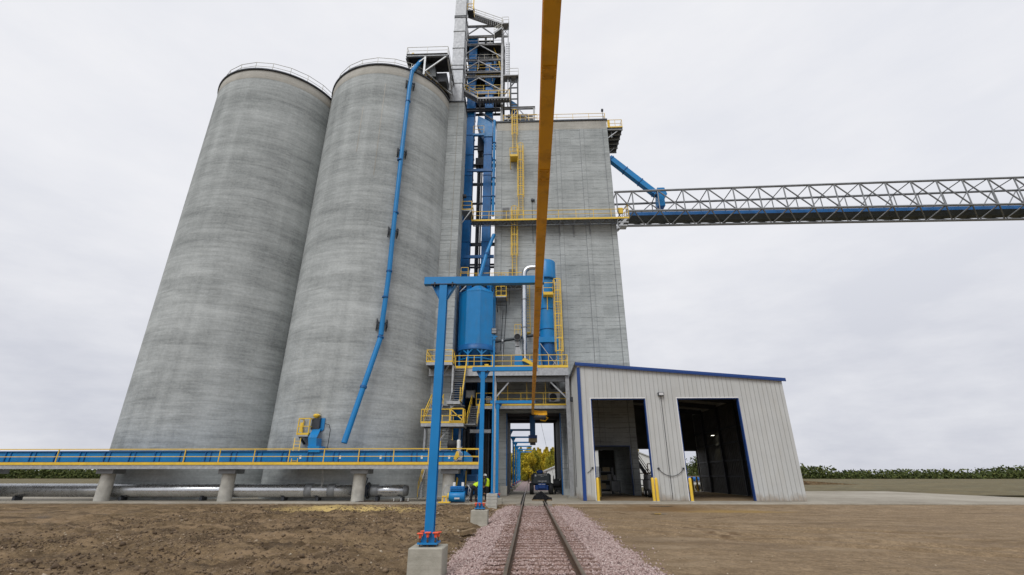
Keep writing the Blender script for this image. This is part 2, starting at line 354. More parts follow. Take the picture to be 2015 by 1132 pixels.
# ------------------------------------------------------------------ ground
def vn(x, y, s, seed):
    x = np.asarray(x)*s+1000; y = np.asarray(y)*s+1000; xi = np.floor(x).astype(np.int64); yi = np.floor(y).astype(np.int64)
    fx = x-xi; fy = y-yi; fx = fx*fx*(3-2*fx); fy = fy*fy*(3-2*fy)
    def h(a, b):
        v = (a*374761393+b*668265263+seed*974634777) & 0xFFFFFFFF; v = ((v ^ (v >> 13))*1274126177) & 0xFFFFFFFF
        return ((v ^ (v >> 16)) & 0xFFFF)/65535.0-.5
    return (h(xi,yi)*(1-fx)+h(xi+1,yi)*fx)*(1-fy)+(h(xi,yi+1)*(1-fx)+h(xi+1,yi+1)*fx)*fy
def mud_z(x, y):
    z = -.29+.12*vn(x,y,.45,1)+.20*vn(x,y,1.5,2)+.22*np.abs(vn(x,y*1.5,2.6,3))+.17*np.abs(vn(x,y*1.3,6.3,4))+.06*vn(x,y,11,7)
    u = x*.28+y*.96 + .5*vn(x,y,.3,9)
    z = z-.16*np.exp(-((np.mod(u, 3.1)-1.5)/.26)**2)*(.6+vn(x,y,.35,6))
    q_ = np.clip((x+3.3)/1.2, 0, 1); z = z*(1-.6*q_)-.30*q_*q_*(3-2*q_)+.0
    k = np.clip((33.9-y)/2.2, 0, 1); z = z*k+(1-k)*(-.10+.06*vn(x,y,5,5))
    return z
def dirt_z(x, y):
    z = -.26+.05*vn(x,y,.25,11)+.03*vn(x,y,1.3,12)+.022*vn(x,y,5,13)
    z = z+.035*np.abs(vn(x,y,2.6,17))+.02*vn(x*.3+y*.2,y*2.2,1.0,18)
    for ox, a, b in ((0., .05, 7.2), (1.9, .05, 7.2), (5.2, .05, 7), (7.4, .05, 7)):
        u = y*.85+x*.52-18.8-ox*.7+.9*vn(x,y,.12,15); z = z-.07*np.exp(-(u/.2)**2)+.03*np.exp(-((u-.42)/.2)**2)
    k = np.clip((33.9-y)/2.5, 0, 1); return z*k+(1-k)*(-.07+.025*vn(x,y,4,14))
def bed_z(x, y):
    e = .12*vn(x,y,1.1,21)
    z = np.where(x > 0, -.185-np.clip((x-2.15-e)*.24, 0, .5), -.185-np.clip((-x-1.75-e)*.34, 0, .5))
    return z+.03*vn(x,y,2.2,22)+.03*vn(x,y,11,23)-.012*(np.abs(x) < 1.28)
def grid(name, m, xs, ys, fz):
    X, Y = np.meshgrid(xs, ys); Z = fz(X, Y); nx, ny = len(xs), len(ys)
    v = np.stack([X, Y, Z], -1).reshape(-1, 3); i = np.arange(nx*ny).reshape(ny, nx)
    f = np.stack([i[:-1,:-1], i[:-1,1:], i[1:,1:], i[1:,:-1]], -1).reshape(-1, 4)
    me = bpy.data.meshes.new(name); me.vertices.add(len(v)); me.vertices.foreach_set('co', v.ravel().astype(np.float32))
    me.loops.add(f.size); me.loops.foreach_set('vertex_index', f.ravel().astype(np.int32))
    me.polygons.add(len(f)); me.polygons.foreach_set('loop_start', np.arange(0, f.size, 4, dtype=np.int32)); me.polygons.foreach_set('use_smooth', np.ones(len(f), bool))
    me.update(calc_edges=True); me.validate(); me.materials.append(m); ob = bpy.data.objects.new(name, me); COL.objects.link(ob); return ob
def spaced(a, b, n0, ratio): # spacing grows with distance
    t_ = np.linspace(0, 1, n0); return a+(b-a)*(np.exp(t_*math.log(ratio))-1)/(ratio-1)
struct(grid('mud_ground', MT['mud'], np.concatenate([np.linspace(-60, -22.5, 30), np.linspace(-22, -1.2, 230)]), np.concatenate([np.linspace(-12, 6.5, 20), spaced(7, 34.12, 330, 2.2)]), mud_z))
struct(grid('dirt_lot', MT['dirt'], np.concatenate([np.linspace(1.2, 14, 170), np.linspace(14.4, 60, 40)]), np.concatenate([np.linspace(-12, 6.5, 20), spaced(7, 34.12, 300, 2.2)]), dirt_z))
struct(grid('ballast_bed', MT['bed'], np.linspace(-3.0, 3.9, 96), spaced(-12, 34.1, 420, 1.0001), bed_z))
struct(M().box(-2500, 2500, -1500, 2500, -2, -.55).build('field_ground', MT['field']))
pb = M(); pb.bevbox(-60, -.9, 34.1, 59, -.5, 0, .03); pb.bevbox(.9, 40, 34.1, 59, -.5, 0, .03); pb.bevbox(-.66, .66, 34.1, 59, -.5, 0, .03); 
struct(pb.build('concrete_pad', MT['pad'])); fw = M(); fw.box(-.895,-.665,34.12,59,-.5,-.1); fw.box(.665,.895,34.12,59,-.5,-.1); struct(fw.build('flangeway', MT['black']))
struct(M().ext([(-3.4,59,-.5),(-2.2,59,-.1),(2.2,59,-.1),(3.4,59,-.5)], (0,110,0)).build('far_ballast', MT['bed']))
struct(grid('far_grass', MT['field'], np.linspace(-90, 90, 60), np.linspace(59.02, 300, 60), lambda x, y: -.40+.12*vn(x,y,.2,31)))

def scatter(name, m, pts, size, tone, label, cat, flat=.7):
    n = len(pts); base = np.array([(1,0,0),(-1,0,0),(0,1,0),(0,-1,0),(0,0,1),(0,0,-1)], float)
    V = base[None]*(1+rng.uniform(-.38,.38,(n,6,3)))+rng.uniform(-.28,.28,(n,6,3))
    a = rng.uniform(0, 2*PI, n); b = rng.uniform(-.6,.6,n); ca, sa, cb, sb = np.cos(a)[:,None], np.sin(a)[:,None], np.cos(b)[:,None], np.sin(b)[:,None]
    x, y, z = V[...,0], V[...,1], V[...,2]*flat; y, z = y*cb-z*sb, y*sb+z*cb; x, y = x*ca-y*sa, x*sa+y*ca
    V = np.stack([x,y,z], -1)*size[:,None,None]+pts[:,None,:]
    F = np.array([(0,2,4),(2,1,4),(1,3,4),(3,0,4),(2,0,5),(1,2,5),(3,1,5),(0,3,5)]); F = (F[None]+np.arange(n)[:,None,None]*6).reshape(-1,3)
    me = bpy.data.meshes.new(name); me.vertices.add(n*6); me.vertices.foreach_set('co', V.reshape(-1).astype(np.float32))
    me.loops.add(F.size); me.loops.foreach_set('vertex_index', F.ravel().astype(np.int32)); me.polygons.add(len(F)); me.polygons.foreach_set('loop_start', np.arange(0, F.size, 3, dtype=np.int32))
    me.update(calc_edges=True); at = me.attributes.new('tone', 'FLOAT', 'POINT'); at.data.foreach_set('value', np.repeat(tone, 6).astype(np.float32))
    me.materials.append(m); ob = bpy.data.objects.new(name, me); COL.objects.link(ob); return tag(ob, label, cat, kind='stuff')
TIE0, TIEN, TIES = 8.2, 51, .51
def bedpts(n, y0, y1):
    x = rng.uniform(-2.9, 3.6, n); y = rng.uniform(y0, y1, n); z = bed_z(x, y); gz = np.where(x < 0, mud_z(x, y), dirt_z(x, y))
    k = z > gz-.03-rng.exponential(.03, n)*(rng.uniform(0,1,n) < .4); z = np.maximum(z, gz); ph = np.abs(np.mod(y-TIE0+TIES/2, TIES)-TIES/2); tie = (ph < .12) & (np.abs(x) < 1.33)
    k &= ~(tie & (rng.uniform(0, 1, n) > np.clip(.15+.9*vn(x,y,.9,61),.04,.7))); k &= ~((np.abs(np.abs(x)-.75) < .09)); z = np.where(tie, np.maximum(z, -.165), z); return np.stack([x, y, z], -1)[k]
p1 = bedpts(34000, 8.6, 17); p2 = bedpts(34000, 17, 34.05); bp = np.concatenate([p1, p2]); n = len(bp)
sz = rng.uniform(.018, .042, n); sz[len(p1):] *= 1.15; bp[:,2] += sz*.3
scatter('ballast_stones', MT['stone'], bp, sz, np.clip(rng.normal(.5,.22,n), 0, 1), 'loose pink crushed ballast stones heaped around the railway track', 'ballast')
n = 70000; x = rng.uniform(-19, -1.4, n); y = 7.5+26.3*rng.uniform(0,1,n)**1.2; cz = mud_z(x, y); k = (bed_z(x,y) < cz+.02) & (vn(x,y,.8,41)+.7*vn(x,y*1.6,2.6,42)+rng.uniform(-.3,.4,n) > .05)
mp = np.stack([x,y,cz], -1)[k]; s_ = rng.uniform(.012,.042,len(mp))*(1+1.4*(rng.uniform(0,1,len(mp)) > .94)); scatter('mud_clods', MT['clod'], mp, s_, np.clip(rng.normal(.25,.2,len(mp))+1.1*vn(mp[:,0],mp[:,1],1.2,43)+.6*(rng.uniform(0,1,len(mp)) > .985),0,1), 'brown clods and pale pebbles lying on churned mud', 'clods')
n = 5200; x = rng.uniform(1.9, 13, n); y = 7.5+26.3*rng.uniform(0,1,n)**1.2; cz = dirt_z(x,y); k = (bed_z(x,y) < cz) & ((rng.uniform(0,1,n) < np.exp(-(x-2.7)/1.1)) | (rng.uniform(0,1,n) < .3))
mp = np.stack([x,y,cz], -1)[k]; scatter('dirt_pebbles', MT['clod'], mp, rng.uniform(.008,.026,len(mp)), np.clip(rng.normal(.6,.22,len(mp)),0,1), 'small stones scattered on the tan dirt lot', 'pebbles')

# track
tr = thing('railway_track', 'single railway track with rusty rails on wooden ties running into the portal', 'railway track', (0,8,-.2))
for sx_ in (-.752, .752):
    b_ = M(); b_.box(sx_-.008, sx_+.008, -12, 170, -.15, -.035); b_.box(sx_-.07, sx_+.07, -12, 170, -.175, -.15)
    ro = b_.build('rail', MT['rust'], tr)
    hb = M(); hb.bevbox(sx_-.036, sx_+.036, -12, 170, -.037, .004, .008); hb.build('rail_head', MT['railtop'], ro)
tie = M().bevbox(-1.32, 1.32, -.115, .115, -.34, -.165, .012)
t0 = None
for i in range(TIEN):
    if t0 is None: t0 = tie.build('tie', MT['wood'], tr, loc=(0,0,0)); ob = t0
    else: ob = t0.copy(); COL.objects.link(ob); ob.parent = tr
    ob.location = Vector((random.uniform(-.05,.05), TIE0+i*TIES, random.uniform(-.012,.012)))-tr.location
    ob.rotation_euler.z = random.uniform(-.012,.012)

# ------------------------------------------------------------------ concrete silos
ZS = 42.5
def silo(c, label):
    s_ = thing('concrete_silo', label, 'silo', (*c, 0), 'concrete grain silos')
    R_ = 7.04; M().lathe([(R_,-.4),(R_,ZS)], (*c,0), 160).build('wall', MT['silo'], s_)
    M().lathe([(R_+.003,ZS-1.15),(R_+.012,ZS-1.12),(R_+.012,ZS-.02),(R_+.003,ZS)], (*c,0), 160).build('top_band', MT['stain'], s_)
    M().lathe([(R_+.02,ZS-.06),(R_+.14,ZS),(R_+.14,ZS+.16),(R_-.3,ZS+.2),(.1,ZS+.9)], (*c,0), 96).build('roof', MT['dark'], s_)
    r_ = M(); q = [Vector((c[0]+(R_-.15)*math.cos(a), c[1]+(R_-.15)*math.sin(a), ZS+.17)) for a in np.linspace(0, 2*PI, 25)[:-1]]
    r_.rail(q, 1.07, 1.85, .02, closed=True); r_.build('guardrail', MT['railgrey'], s_); return s_
MT['railgrey'] = mat('weathered_rail', (.42, .41, .36), .5, .2)
C1, C2 = (-16.08, 43.93), (-29.6, 44.07)
s1 = silo(C1, 'tall round concrete silo with a blue downspout pipe on its face'); s2 = silo(C2, 'tall round concrete silo at the left, partly hidden by the piped one')
jb = M()
for px_, y0_, y1_ in ((745, 165, 345), (701, 210, 300)):
    a = CY(px_+14, y0_, C1, 7.04); b = CY(px_-8, y1_, C1, 7.04); az = math.atan2(a.y-C1[1], a.x-C1[0])
    jb.lathe([(7.043, b.z), (7.052, b.z+.02), (7.052, a.z), (7.043, a.z+.02)], (*C1, 0), 3, a0=az-.005, a1=az+.005)
jb.build('joint_streak', MT['stain'], s1)

# concrete wing wall that closes the silo towards the tower
ww = thing('concrete_wing_wall', 'flat narrow concrete wall closing the silo beside the blue elevator legs', 'wall', (-8.4, 43, 0))
M().box(-10.2, -7.36, 42.54, 45.0, -.3, ZS).build('wall', MT['tower'], ww)
cb = M(); cb.box(-9.15, -7.28, 42.44, 45.1, ZS, ZS+.14); cb.build('coping', MT['dark'], ww)
cb = M(); cb.box(-8.1, -8.05, 42.5, 42.54, .1, ZS-.1); cb.build('joint', MT['conc'], ww)

# grain building
X0, X1, YF, YBK, ZT = -3.84, 9.86, 46.5, 56.2, W(1193,237,46.5).z
A0, A1, ZA = W(996,900,YF).x, W(1106,900,YF).x, W(1050,813,YF).z
B0, B1, ZB = W(1166,930,YF).x, W(1240,880,YF).x, W(1200,877,YF).z
gb = thing('grain_elevator_building', 'tall rectangular concrete grain building with a train portal at its foot', 'grain elevator', (3, YF, 0))
mb = M(); mb.box(X0, A0, YF, YBK, -.3, ZB); mb.box(A1, B0, YF, YBK, -.3, ZB); mb.box(B1, X1, YF, YBK, -.3, ZB)
mb.box(X0, A0, YF, YBK, ZB, ZA); mb.box(A1, X1, YF, YBK, ZB, ZA); mb.box(X0, X1, YF, YBK, ZA, ZT)
mb.build('wall', MT['tower'], gb)
mb = M(); mb.box(X0-.004, X1+.004, YF-.012, YF, ZT-1.25, ZT-.02); mb.build('top_band', MT['stain'], gb)
zj_ = lambda p: ZA+2.2 if p < 1100 else (ZB+.15 if p < 1180 else .2)
for px_, wd in ((984, .7), (1098, .46), (1147, .46), (1190, .55)):
    xx = W(px_, 300, YF).x
    if px_ < 1000: xx = X0+.36
    if px_ > 1185: xx = X1-.28
    M().box(xx-wd/2, xx+wd/2, YF-.09, YF-.002, zj_(px_), ZT-1.3).build('pilaster', MT['tower'], gb); jx_ = M(); zj = zj_(px_); jx_.box(xx-wd/2-.045,xx-wd/2-.004,YF-.012,YF-.001,zj,ZT-1.3); jx_.box(xx+wd/2+.004,xx+wd/2+.04,YF-.012,YF-.001,zj,ZT-1.3); jx_.build('joint', MT['steel'], gb)
mb = M(); mb.box(X0-.12, X1+.1, YF-.12, YBK+.1, ZT, ZT+.2); mb.build('coping', MT['dark'], gb)
mb = M(); mb.rail([(X0+3.6,YF+.15,ZT+.2),(X1-.1,YF+.15,ZT+.2),(X1-.1,YBK,ZT+.2)], 1.07, 2.2, .022); mb.build('guardrail', MT['yellow'], gb)
for px_ in (1119, 1166):
    p = W(px_, 238, YF+2.2); M().lathe([(.62,0),(.62,.25),(.5,.55),(.28,.72),(.0,.78)], (p.x,p.y,ZT+.2), 20).build('roof_vent', MT['blue'], gb)
p = W(1186, 230, YF+.2); mb = M(); mb.tube([(p.x,p.y,ZT+.2),(p.x,p.y,ZT+1.7)], .03); mb.bevbox(p.x-.13,p.x+.13,p.y-.15,p.y+.15,ZT+1.6,ZT+1.95,.05); mb.build('beacon', MT['dark'], gb)
for (x0_,x1_,y0_,y1_) in ((988,1003,409,430),(1001,1014,530,549)):
    a = W(x0_,y1_,YF); b = W(x1_,y0_,YF); mb = M(); mb.box(a.x,b.x,YF-.05,YF-.003,a.z,b.z)
    for i in range(9): zz = a.z+(b.z-a.z)*(i+.5)/9; mb.box(a.x+.05,b.x-.05,YF-.09,YF-.05,zz,zz+.03)
    mb.build('louvre', MT['steel'], gb)
a = W(1047,395,YF); mb = M(); mb.bevbox(a.x-.12,a.x+.12,YF-.25,YF-.005,a.z-.15,a.z+.15,.03); mb.bevbox(a.x+.14,a.x+.3,YF-.2,YF-.005,a.z-.15,a.z+.15,.03); mb.tube([(a.x,YF-.03,a.z-.15),(a.x+.03,YF-.03,a.z-5.5)],.02,6); mb.build('wall_light', MT['dark'], gb)
# back header and side returns of the portal, blue edge trim
bx0, bx1, bz = W(1001,900,YBK).x, W(1091,900,YBK).x, W(1050,832,YBK).z
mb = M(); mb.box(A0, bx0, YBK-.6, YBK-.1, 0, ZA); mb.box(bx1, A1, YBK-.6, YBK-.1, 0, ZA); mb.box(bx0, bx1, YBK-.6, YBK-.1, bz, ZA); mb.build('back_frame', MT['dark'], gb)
mb = M(); mb.box(A0+.005,A0+.09,YF-.06,YF+.3,.05,ZA-.01); mb.box(A1-.09,A1-.005,YF-.06,YF+.3,.05,ZA-.01); mb.build('portal_trim', MT['blued'], gb)
mb = M(); mb.box(B1-.07,B1-.005,YF-.06,YF+.2,.02,ZB-.08); mb.box(B0+.005,B1-.005,YF-.06,YF+.2,ZB-.08,ZB-.004); mb.build('passage_trim', MT['navy'], gb)
mb = M()
for i in range(6):
    xx = A1+.16+i*.13; mb.tube([(xx,YF-.05,ZA-.2),(xx+random.uniform(-.05,.05),YF-.06,3.5),(xx,YF-.05,.6)], .025, 6)
mb.build('conduit', MT['steel'], gb)

# ------------------------------------------------------------------ blue elevator legs in the gap
def leg(label, xa, xb, y0, y1, z1, name='bucket_elevator_leg'):
    th = thing(name, label, 'elevator leg', ((xa+xb)/2, y0, 0), 'blue bucket elevator legs')
    M().box(xa, xb, y0, y1, 3.2, z1).build('casing', MT['legblue'], th)
    f_ = M(); z = 5.2
    while z < z1: f_.box(xa-.05, xb+.05, y0-.05, y1+.05, z, z+.09); z += 3.05
    f_.build('flange', MT['blued'], th)
    b_ = M(); b_.ext([(xa-.3,y0-.25,.25),(xb+.3,y0-.25,.25),(xb+.3,y0-.25,2.4),(xb,y0-.25,3.2),(xa,y0-.25,3.2),(xa-.3,y0-.25,2.4)], (0,y1-y0+.5,0)); b_.build('boot', MT['blued'], th)
    return th
YLG = 47.5
L0, L1 = W(915,375,YLG).x, W(928,375,YLG).x
R0, R1 = W(950,375,YLG).x, W(966,375,YLG).x
l1 = leg('blue square elevator leg nearest the silo wing wall', L0-.25, L1, YLG, YLG+1.1, W(930,80,YLG).z)
l2 = leg('blue square elevator leg nearest the rectangular building', R0, R1, YLG, YLG+1.1, W(955,185,YLG).z)
hd = M(); zt = W(955,240,YLG).z; hd.ext([(R0-.06,YLG-.1,zt-2.4),(R1+.05,YLG-.1,zt-2.4),(R1+.05,YLG-.1,zt-.2),(R0-.85,YLG-.1,zt+.9),(R0-.95,YLG-.1,zt-.5)], (0,1.3,0)); hd.build('inlet_hood', MT['blue'], l2)
for (xa, xb, lab) in ((L0+1.15, L0+1.5, 'dark slim return casing beside the left blue elevator leg'), (R1+.25, R1+.62, None)):
    if lab:
        tag(M().box(xa, xb, 50.2, 50.7, 0, 40).build('return_casing', MT['dark'], loc=(xa, 50.2, 0)), lab, 'casing')
p0, p1_ = W(973,250,46.3), W(971.5,425,46.3)
pp = thing('drain_pipe', 'round blue pipe running down beside the building corner', 'pipe', (p0.x, 46.3, 25))
M().tube([p0+Vector((0,0,1)), Vector((p0.x,46.3,p1_.z)), ], .17, 14).build('pipe', MT['blue'], pp)
f_ = M()
for k in range(1, 5): f_.lathe([(.17,0),(.23,0),(.23,.12),(.17,.12)], (p0.x,46.3,p0.z+(p1_.z-p0.z)*k/5), 14)
f_.build('flange', MT['blued'], pp)
# bracing between the legs
lf = thing('leg_support_frame', 'dark blue horizontal bracing frame around the elevator legs', 'steel frame', ((L0+R1)/2, 46, 0))
for px_y in (183, 335, 505):
    z = W(945, px_y, 46.3).z; b_ = M(); b_.bar((-7.3,46.35,z),(X0-.06,46.35,z),.2,.34); b_.build('tie_beam', MT['blued'], lf)
b_ = M()
zz = 4.0
while zz < 43:
    b_.bar((L0-.3,49.6,zz),(R1+1,49.6,zz),.14,.22); b_.bar((L0-.3,51.9,zz+1.4),(R1+1,51.9,zz+1.4),.14,.22); zz += 2.9
b_.build('rear_beam', MT['dark'], lf)
for xx in (L0+1.75, L1+.45, R1+.55, L0+.2):
    b_ = M(); b_.bar((xx,49.6,0),(xx,49.6,44),.16); b_.bar((xx,51.9,0),(xx,51.9,44),.14); b_.build('column', MT['dark'], lf)
b_ = M()
for i in range(10):
    z = 5+i*3.6; b_.bar((L1+.45,49.6,z),(L1+.45,51.9,z+3.4),.09)
b_.build('brace', MT['dark'], lf)
zq = W(940,566,52.5).z
rw = thing('dark_backing', 'dark backing sheet added to block the sky low behind the elevator legs', 'enclosure', ((L0+R1)/2, 52.4, 0))  # backing wall added to keep bright sky out of the gap
b_ = M(); b_.box(-9.5,X0-.02,52.4,52.5,-.1,zq); b_.build('sheeting', MT['dark'], rw)
b_ = M()
for z in (3,6,9): b_.bar((-9.4,52.36,z),(X0-.05,52.36,z),.08,.2)
b_.build('girt', MT['black'], rw)
# dark upper enclosure seen through the gap
z0_, z1_ = W(940,312,48).z, W(940,268,48).z
de = thing('transfer_enclosure', 'dark enclosed transfer box high between the elevator legs', 'enclosure', ((L1+R0)/2, 48.2, z0_))
b_ = M(); b_.box(L1+.12, R0-.1, 49.3, 51, z0_, z0_+1.1); b_.box(L1+.3, R0-.15, 49.4, 51, z1_-1.2, z1_+1.6); b_.build('panel', MT['dark'], de)
b_ = M(); b_.rail([(L1,46.9,W(940,262,46.9).z),(R0,46.9,W(940,262,46.9).z)], 1.1, 1.2); b_.build('guardrail', MT['yellow'], de)
b_ = M(); b_.bar((L1,46.9,W(940,266,46.9).z),(R0,46.9,W(940,266,46.9).z),.3,.25); b_.build('floor_beam', MT['blue'], de)

# ------------------------------------------------------------------ square galvanised duct on the wing wall
qx0, qx1 = W(885,195,42.75).x, W(908,195,42.75).x
sd_ = thing('square_duct', 'pale galvanized square duct rising from the wing wall past the top of the picture', 'duct', ((qx0+qx1)/2, 43, ZS+.14))
M().box(qx0, qx1, 42.75, 44.15, ZS+.14, 66).build('duct_wall', MT['duct'], sd_)
for py in (-20, 31, 34, 61, 94, 127.5, 136, 163):
    z = W(900,py,42.7).z; b_ = M(); b_.box(qx0-.06, qx1+.06, 42.69, 44.21, z-.04, z+.05); b_.build('flange', MT['dark' if py in (31,34,136) else 'steel'], sd_)

# ------------------------------------------------------------------ steel tower on top
YT, YTB = 47.2, 51.5
tw = thing('steel_head_tower', 'open galvanized steel tower with stairs and platforms above the elevator legs', 'steel tower', (-4, YT, ZS))
TX0, TX1 = W(914,150,YT).x, W(988,150,YT).x
zt_ = W(988,42,YT).z
for xx, yy in ((TX0,YT),(TX1,YT),(TX0,YTB),(TX1,YTB)):
    b_ = M(); b_.ibeam((xx,yy,ZS-.5 if xx < 0 else ZS),(xx,yy,zt_),.3,.3,.03); b_.build('column', MT['tsteel'], tw)
def hb(px0, py0, px1, py1, w_=.2, h_=.32, m='tsteel', Y=YT, name='beam'):
    b_ = M(); b_.ibeam(W(px0,py0,Y), W(px1,py1,Y), w_, h_, .03); return b_.build(name, MT[m], tw)
for py in (51, 71, 87, 117.5, 141, 150.5, 179):
    zl = W(988,py,YT).z
    b_ = M(); b_.ibeam((TX0,YT,zl),(TX1,YT,zl),.2,.3,.03); b_.build('beam', MT['tsteel'], tw)
    b_ = M(); b_.ibeam((TX0,YTB,zl),(TX1,YTB,zl),.2,.3,.03); b_.ibeam((TX1,YT+.12,zl),(TX1,YTB-.12,zl),.2,.3,.03); b_.ibeam((TX0,YT+.12,zl),(TX0,YTB-.12,zl),.2,.3,.03); b_.build('beam', MT['dark'], tw)
for apx, lf_, rt in (((946,52),(918,70),(973,70)), ((944,89),(915,108),(988,113)), ((943,121),(914,139),(980,140)), ((942,154),(912,171),(985,177))):
    b_ = M(); b_.bar(W(*apx,YT-.02),W(*lf_,YT-.02),.13); b_.bar(W(*apx,YT-.02),W(*rt,YT-.02),.13); b_.build('brace', MT['tsteel'], tw)
b_ = M(); b_.bar(W(945,221,YT),W(985,246,YT),.16,.2); b_.build('brace', MT['dark'], tw)
for py, yel in ((141,1),(87,0)):
    zl = W(950,py,YT).z+.15
    b_ = M(); b_.box(TX0+.15,TX1-.15,YT+.1,YTB-.1,zl-.05,zl)
    for i in range(8): xx = TX0+.3+(TX1-TX0-.6)*i/7; b_.bar((xx,YT+.15,zl-.14),(xx,YTB-.15,zl-.14),.08,.16)
    b_.build('floor', MT['dark'], tw)
    b_ = M(); b_.rail([(TX0+.1,YT+.05,zl),(TX1-.1,YT+.05,zl),(TX1-.1,YTB,zl)], 1.1, 1.6, .026); b_.build('guardrail', MT['yellow' if yel else 'railgrey'], tw)
# machinery inside the tower
zb = lambda py, Y=47.5: W(950, py, Y).z
b_ = M(); b_.box(TX0+.35, W(936,100,47.6).x, 48.8, 50.2, zb(200), zb(76)); b_.bevbox(TX0+.2, W(940,80,47.6).x, 47.4, 49.2, zb(84), zb(73), .1); b_.build('leg_head', MT['legblue'], tw)
b_ = M(); b_.bevbox(R0-.04, R1+.05, YLG-.1, YLG+1.2, W(955,205,YLG).z, W(955,172,YLG).z, .1); b_.build('leg_head', MT['legblue'], tw)
b_ = M(); b_.bevbox(W(941,100,48).x, W(962,100,48).x, 48.2, 50.2, zb(116), zb(90), .08); b_.bevbox(W(962,100,48).x+.15, W(975,100,48).x, 49.0, 50.6, zb(116), zb(95), .06); b_.build('drive_housing', MT['dark'], tw)
b_ = M(); b_.bevbox(W(937,165,48).x, W(951,165,48).x, 48.4, 50.4, zb(178), zb(158), .06); b_.bevbox(W(970,165,48).x, W(986,165,48).x, 48.4, 50.4, zb(176), zb(156), .06); b_.box(TX0+.2, TX1-.2, 50.6, 50.7, zb(178), zb(152)); b_.build('drive_housing', MT['dark'], tw)
b_ = M(); b_.bevbox(W(955,140,48).x, W(968,140,48).x, 47.9, 49.2, zb(168,48), zb(124,48), .08); b_.bevbox(W(968.5,140,48).x, W(984,140,48).x, 48.1, 49.0, zb(139,48), zb(130,48), .06); b_.build('spout_box', MT['legblue'], tw)
b_ = M(); b_.tube([W(974,118,47.9), W(974,150,47.9), W(966,172,47.9)], .2, 12); b_.build('spout_pipe', MT['legblue'], tw)
for py in (117.5, 179, 158):
    b_ = M(); zl = W(950,py,YT).z+.15; b_.rail([(TX0+.3,YT+.3,zl),(TX1-.2,YT+.3,zl)], 1.1, 1.3, .024); b_.build('guardrail', MT['railgrey' if py < 150 else 'yellow'], tw)
for py in (102, 133, 165, 194):
    b_ = M(); zl = W(950,py,YT+1).z; b_.bar((TX0+.2,YT+1.6,zl),(TX1-.1,YT+1.6,zl),.12,.18); b_.bar((TX0+.2,YTB-.4,zl+.6),(TX1-.1,YTB-.4,zl+.6),.14,.2); b_.build('beam', MT['dark'], tw)
for px_ in (946, 976):
    b_ = M(); b_.bar((W(px_,150,YT+1.6).x,YT+1.7,W(950,205,YT).z),(W(px_,150,YT+1.6).x,YT+1.7,W(950,74,YT).z),.14); b_.build('inner_post', MT['dark'], tw)
b_ = M(); b_.bar((TX1,YT+.2,W(950,117,YT).z),(TX1,YTB-.2,W(950,90,YT).z),.1); b_.bar((TX1,YT+.2,W(950,150,YT).z),(TX1,YTB-.2,W(950,120,YT).z),.1); b_.bar((TX1,YT+.2,W(950,179,YT).z),(TX1,YTB-.2,W(950,152,YT).z),.1); b_.build('side_brace', MT['tsteel'], tw)
b_ = M()
for x0_ in (941, 957):
    b_.bar(W(x0_,85,48.5), W(x0_,72,48.5), .16); b_.bar(W(x0_+14,85,48.5), W(x0_+14,72,48.5), .16); b_.bar(W(x0_,73,48.5), W(x0_+14,73,48.5), .16); b_.bar(W(x0_,82,48.5), W(x0_+14,82,48.5), .2)
b_.build('hoist_frame', MT['dark'], tw)
b_ = M(); b_.tube([W(942,112,47.0), W(942,134,47.0)], .06); b_.build('vent_pipe', MT['tsteel'], tw)
def flight(par, p, q, wv, n=None, hand='yellow', sm='tsteel', handsides=(0, 1), sh_=.26):
    p, q, wv = Vector(p), Vector(q), Vector(wv); d = q-p; n = n or max(3, int(abs(d.z)/.2))
    for k in (0, 1):
        b_ = M(); b_.bar(p+wv*k, q+wv*k, .06, sh_); b_.build('stringer', MT[sm], par)
    b_ = M(); run = Vector((d.x, d.y, 0)).normalized()
    for i in range(1, n):
        c = p+d*(i/n); b_.ext([c-run*.13+wv*.03, c+run*.13+wv*.03, c+run*.13+wv*.97, c-run*.13+wv*.97], (0,0,.04))
    b_.build('treads', MT[sm], par)
    for k in handsides:
        b_ = M(); up = Vector((0,0,1)); a, e = p+wv*k, q+wv*k
        b_.bar(a+up*.95, e+up*.95, .055); b_.bar(a+up*.5, e+up*.5, .04)
        m_ = max(2, int(d.length/1.4))
        for i in range(m_+1): c = a.lerp(e, i/m_); b_.bar(c, c+up*.95, .045)
        b_.build('handrail', MT[hand], par)
flight(tw, W(990,58,YT-.25), W(921,34,YT-.25), (0,-.9,0), 17, 'railgrey', 'tsteel')
flight(tw, W(973,76,YT-.25), W(988,66,YT-.25), (0,-.9,0), 6, 'railgrey', 'steel')
flight(tw, W(941,202,YT-.3), W(911,186,YT-.3), (0,-.9,0), 8, 'yellow', 'tsteel')
a, b = W(941,203,YT-.3), W(1003,201,YT-.3); b_ = M(); b_.box(a.x,b.x,YT-1.25,YT-.3,a.z-.06,a.z); b_.bar((a.x,YT-1.25,a.z-.1),(b.x,YT-1.25,a.z-.1),.06,.24)
for i in range(12): xx = a.x+(b.x-a.x)*i/11; b_.bar((xx,YT-1.2,a.z-.3),(xx,YT-.3,a.z-.3),.06,.28)
b_.build('landing', MT['tsteel'], tw)
b_ = M(); b_.rail([(a.x,YT-1.25,a.z),(b.x,YT-1.25,a.z),(b.x,YT-.3,a.z)], 1.1, 1.2, .028); b_.build('guardrail', MT['yellow'], tw)
a = W(988,50,YT-.2); b = W(1001,50,YT-.2); b_ = M(); b_.box(a.x,b.x,YT-.6,YT+.5,a.z-.12,a.z); b_.build('landing', MT['tsteel'], tw)
b_ = M(); b_.rail([(a.x,YT-.6,a.z),(b.x,YT-.6,a.z),(b.x,YT+.5,a.z)], 1.1, 1, .022); b_.build('guardrail', MT['railgrey'], tw)
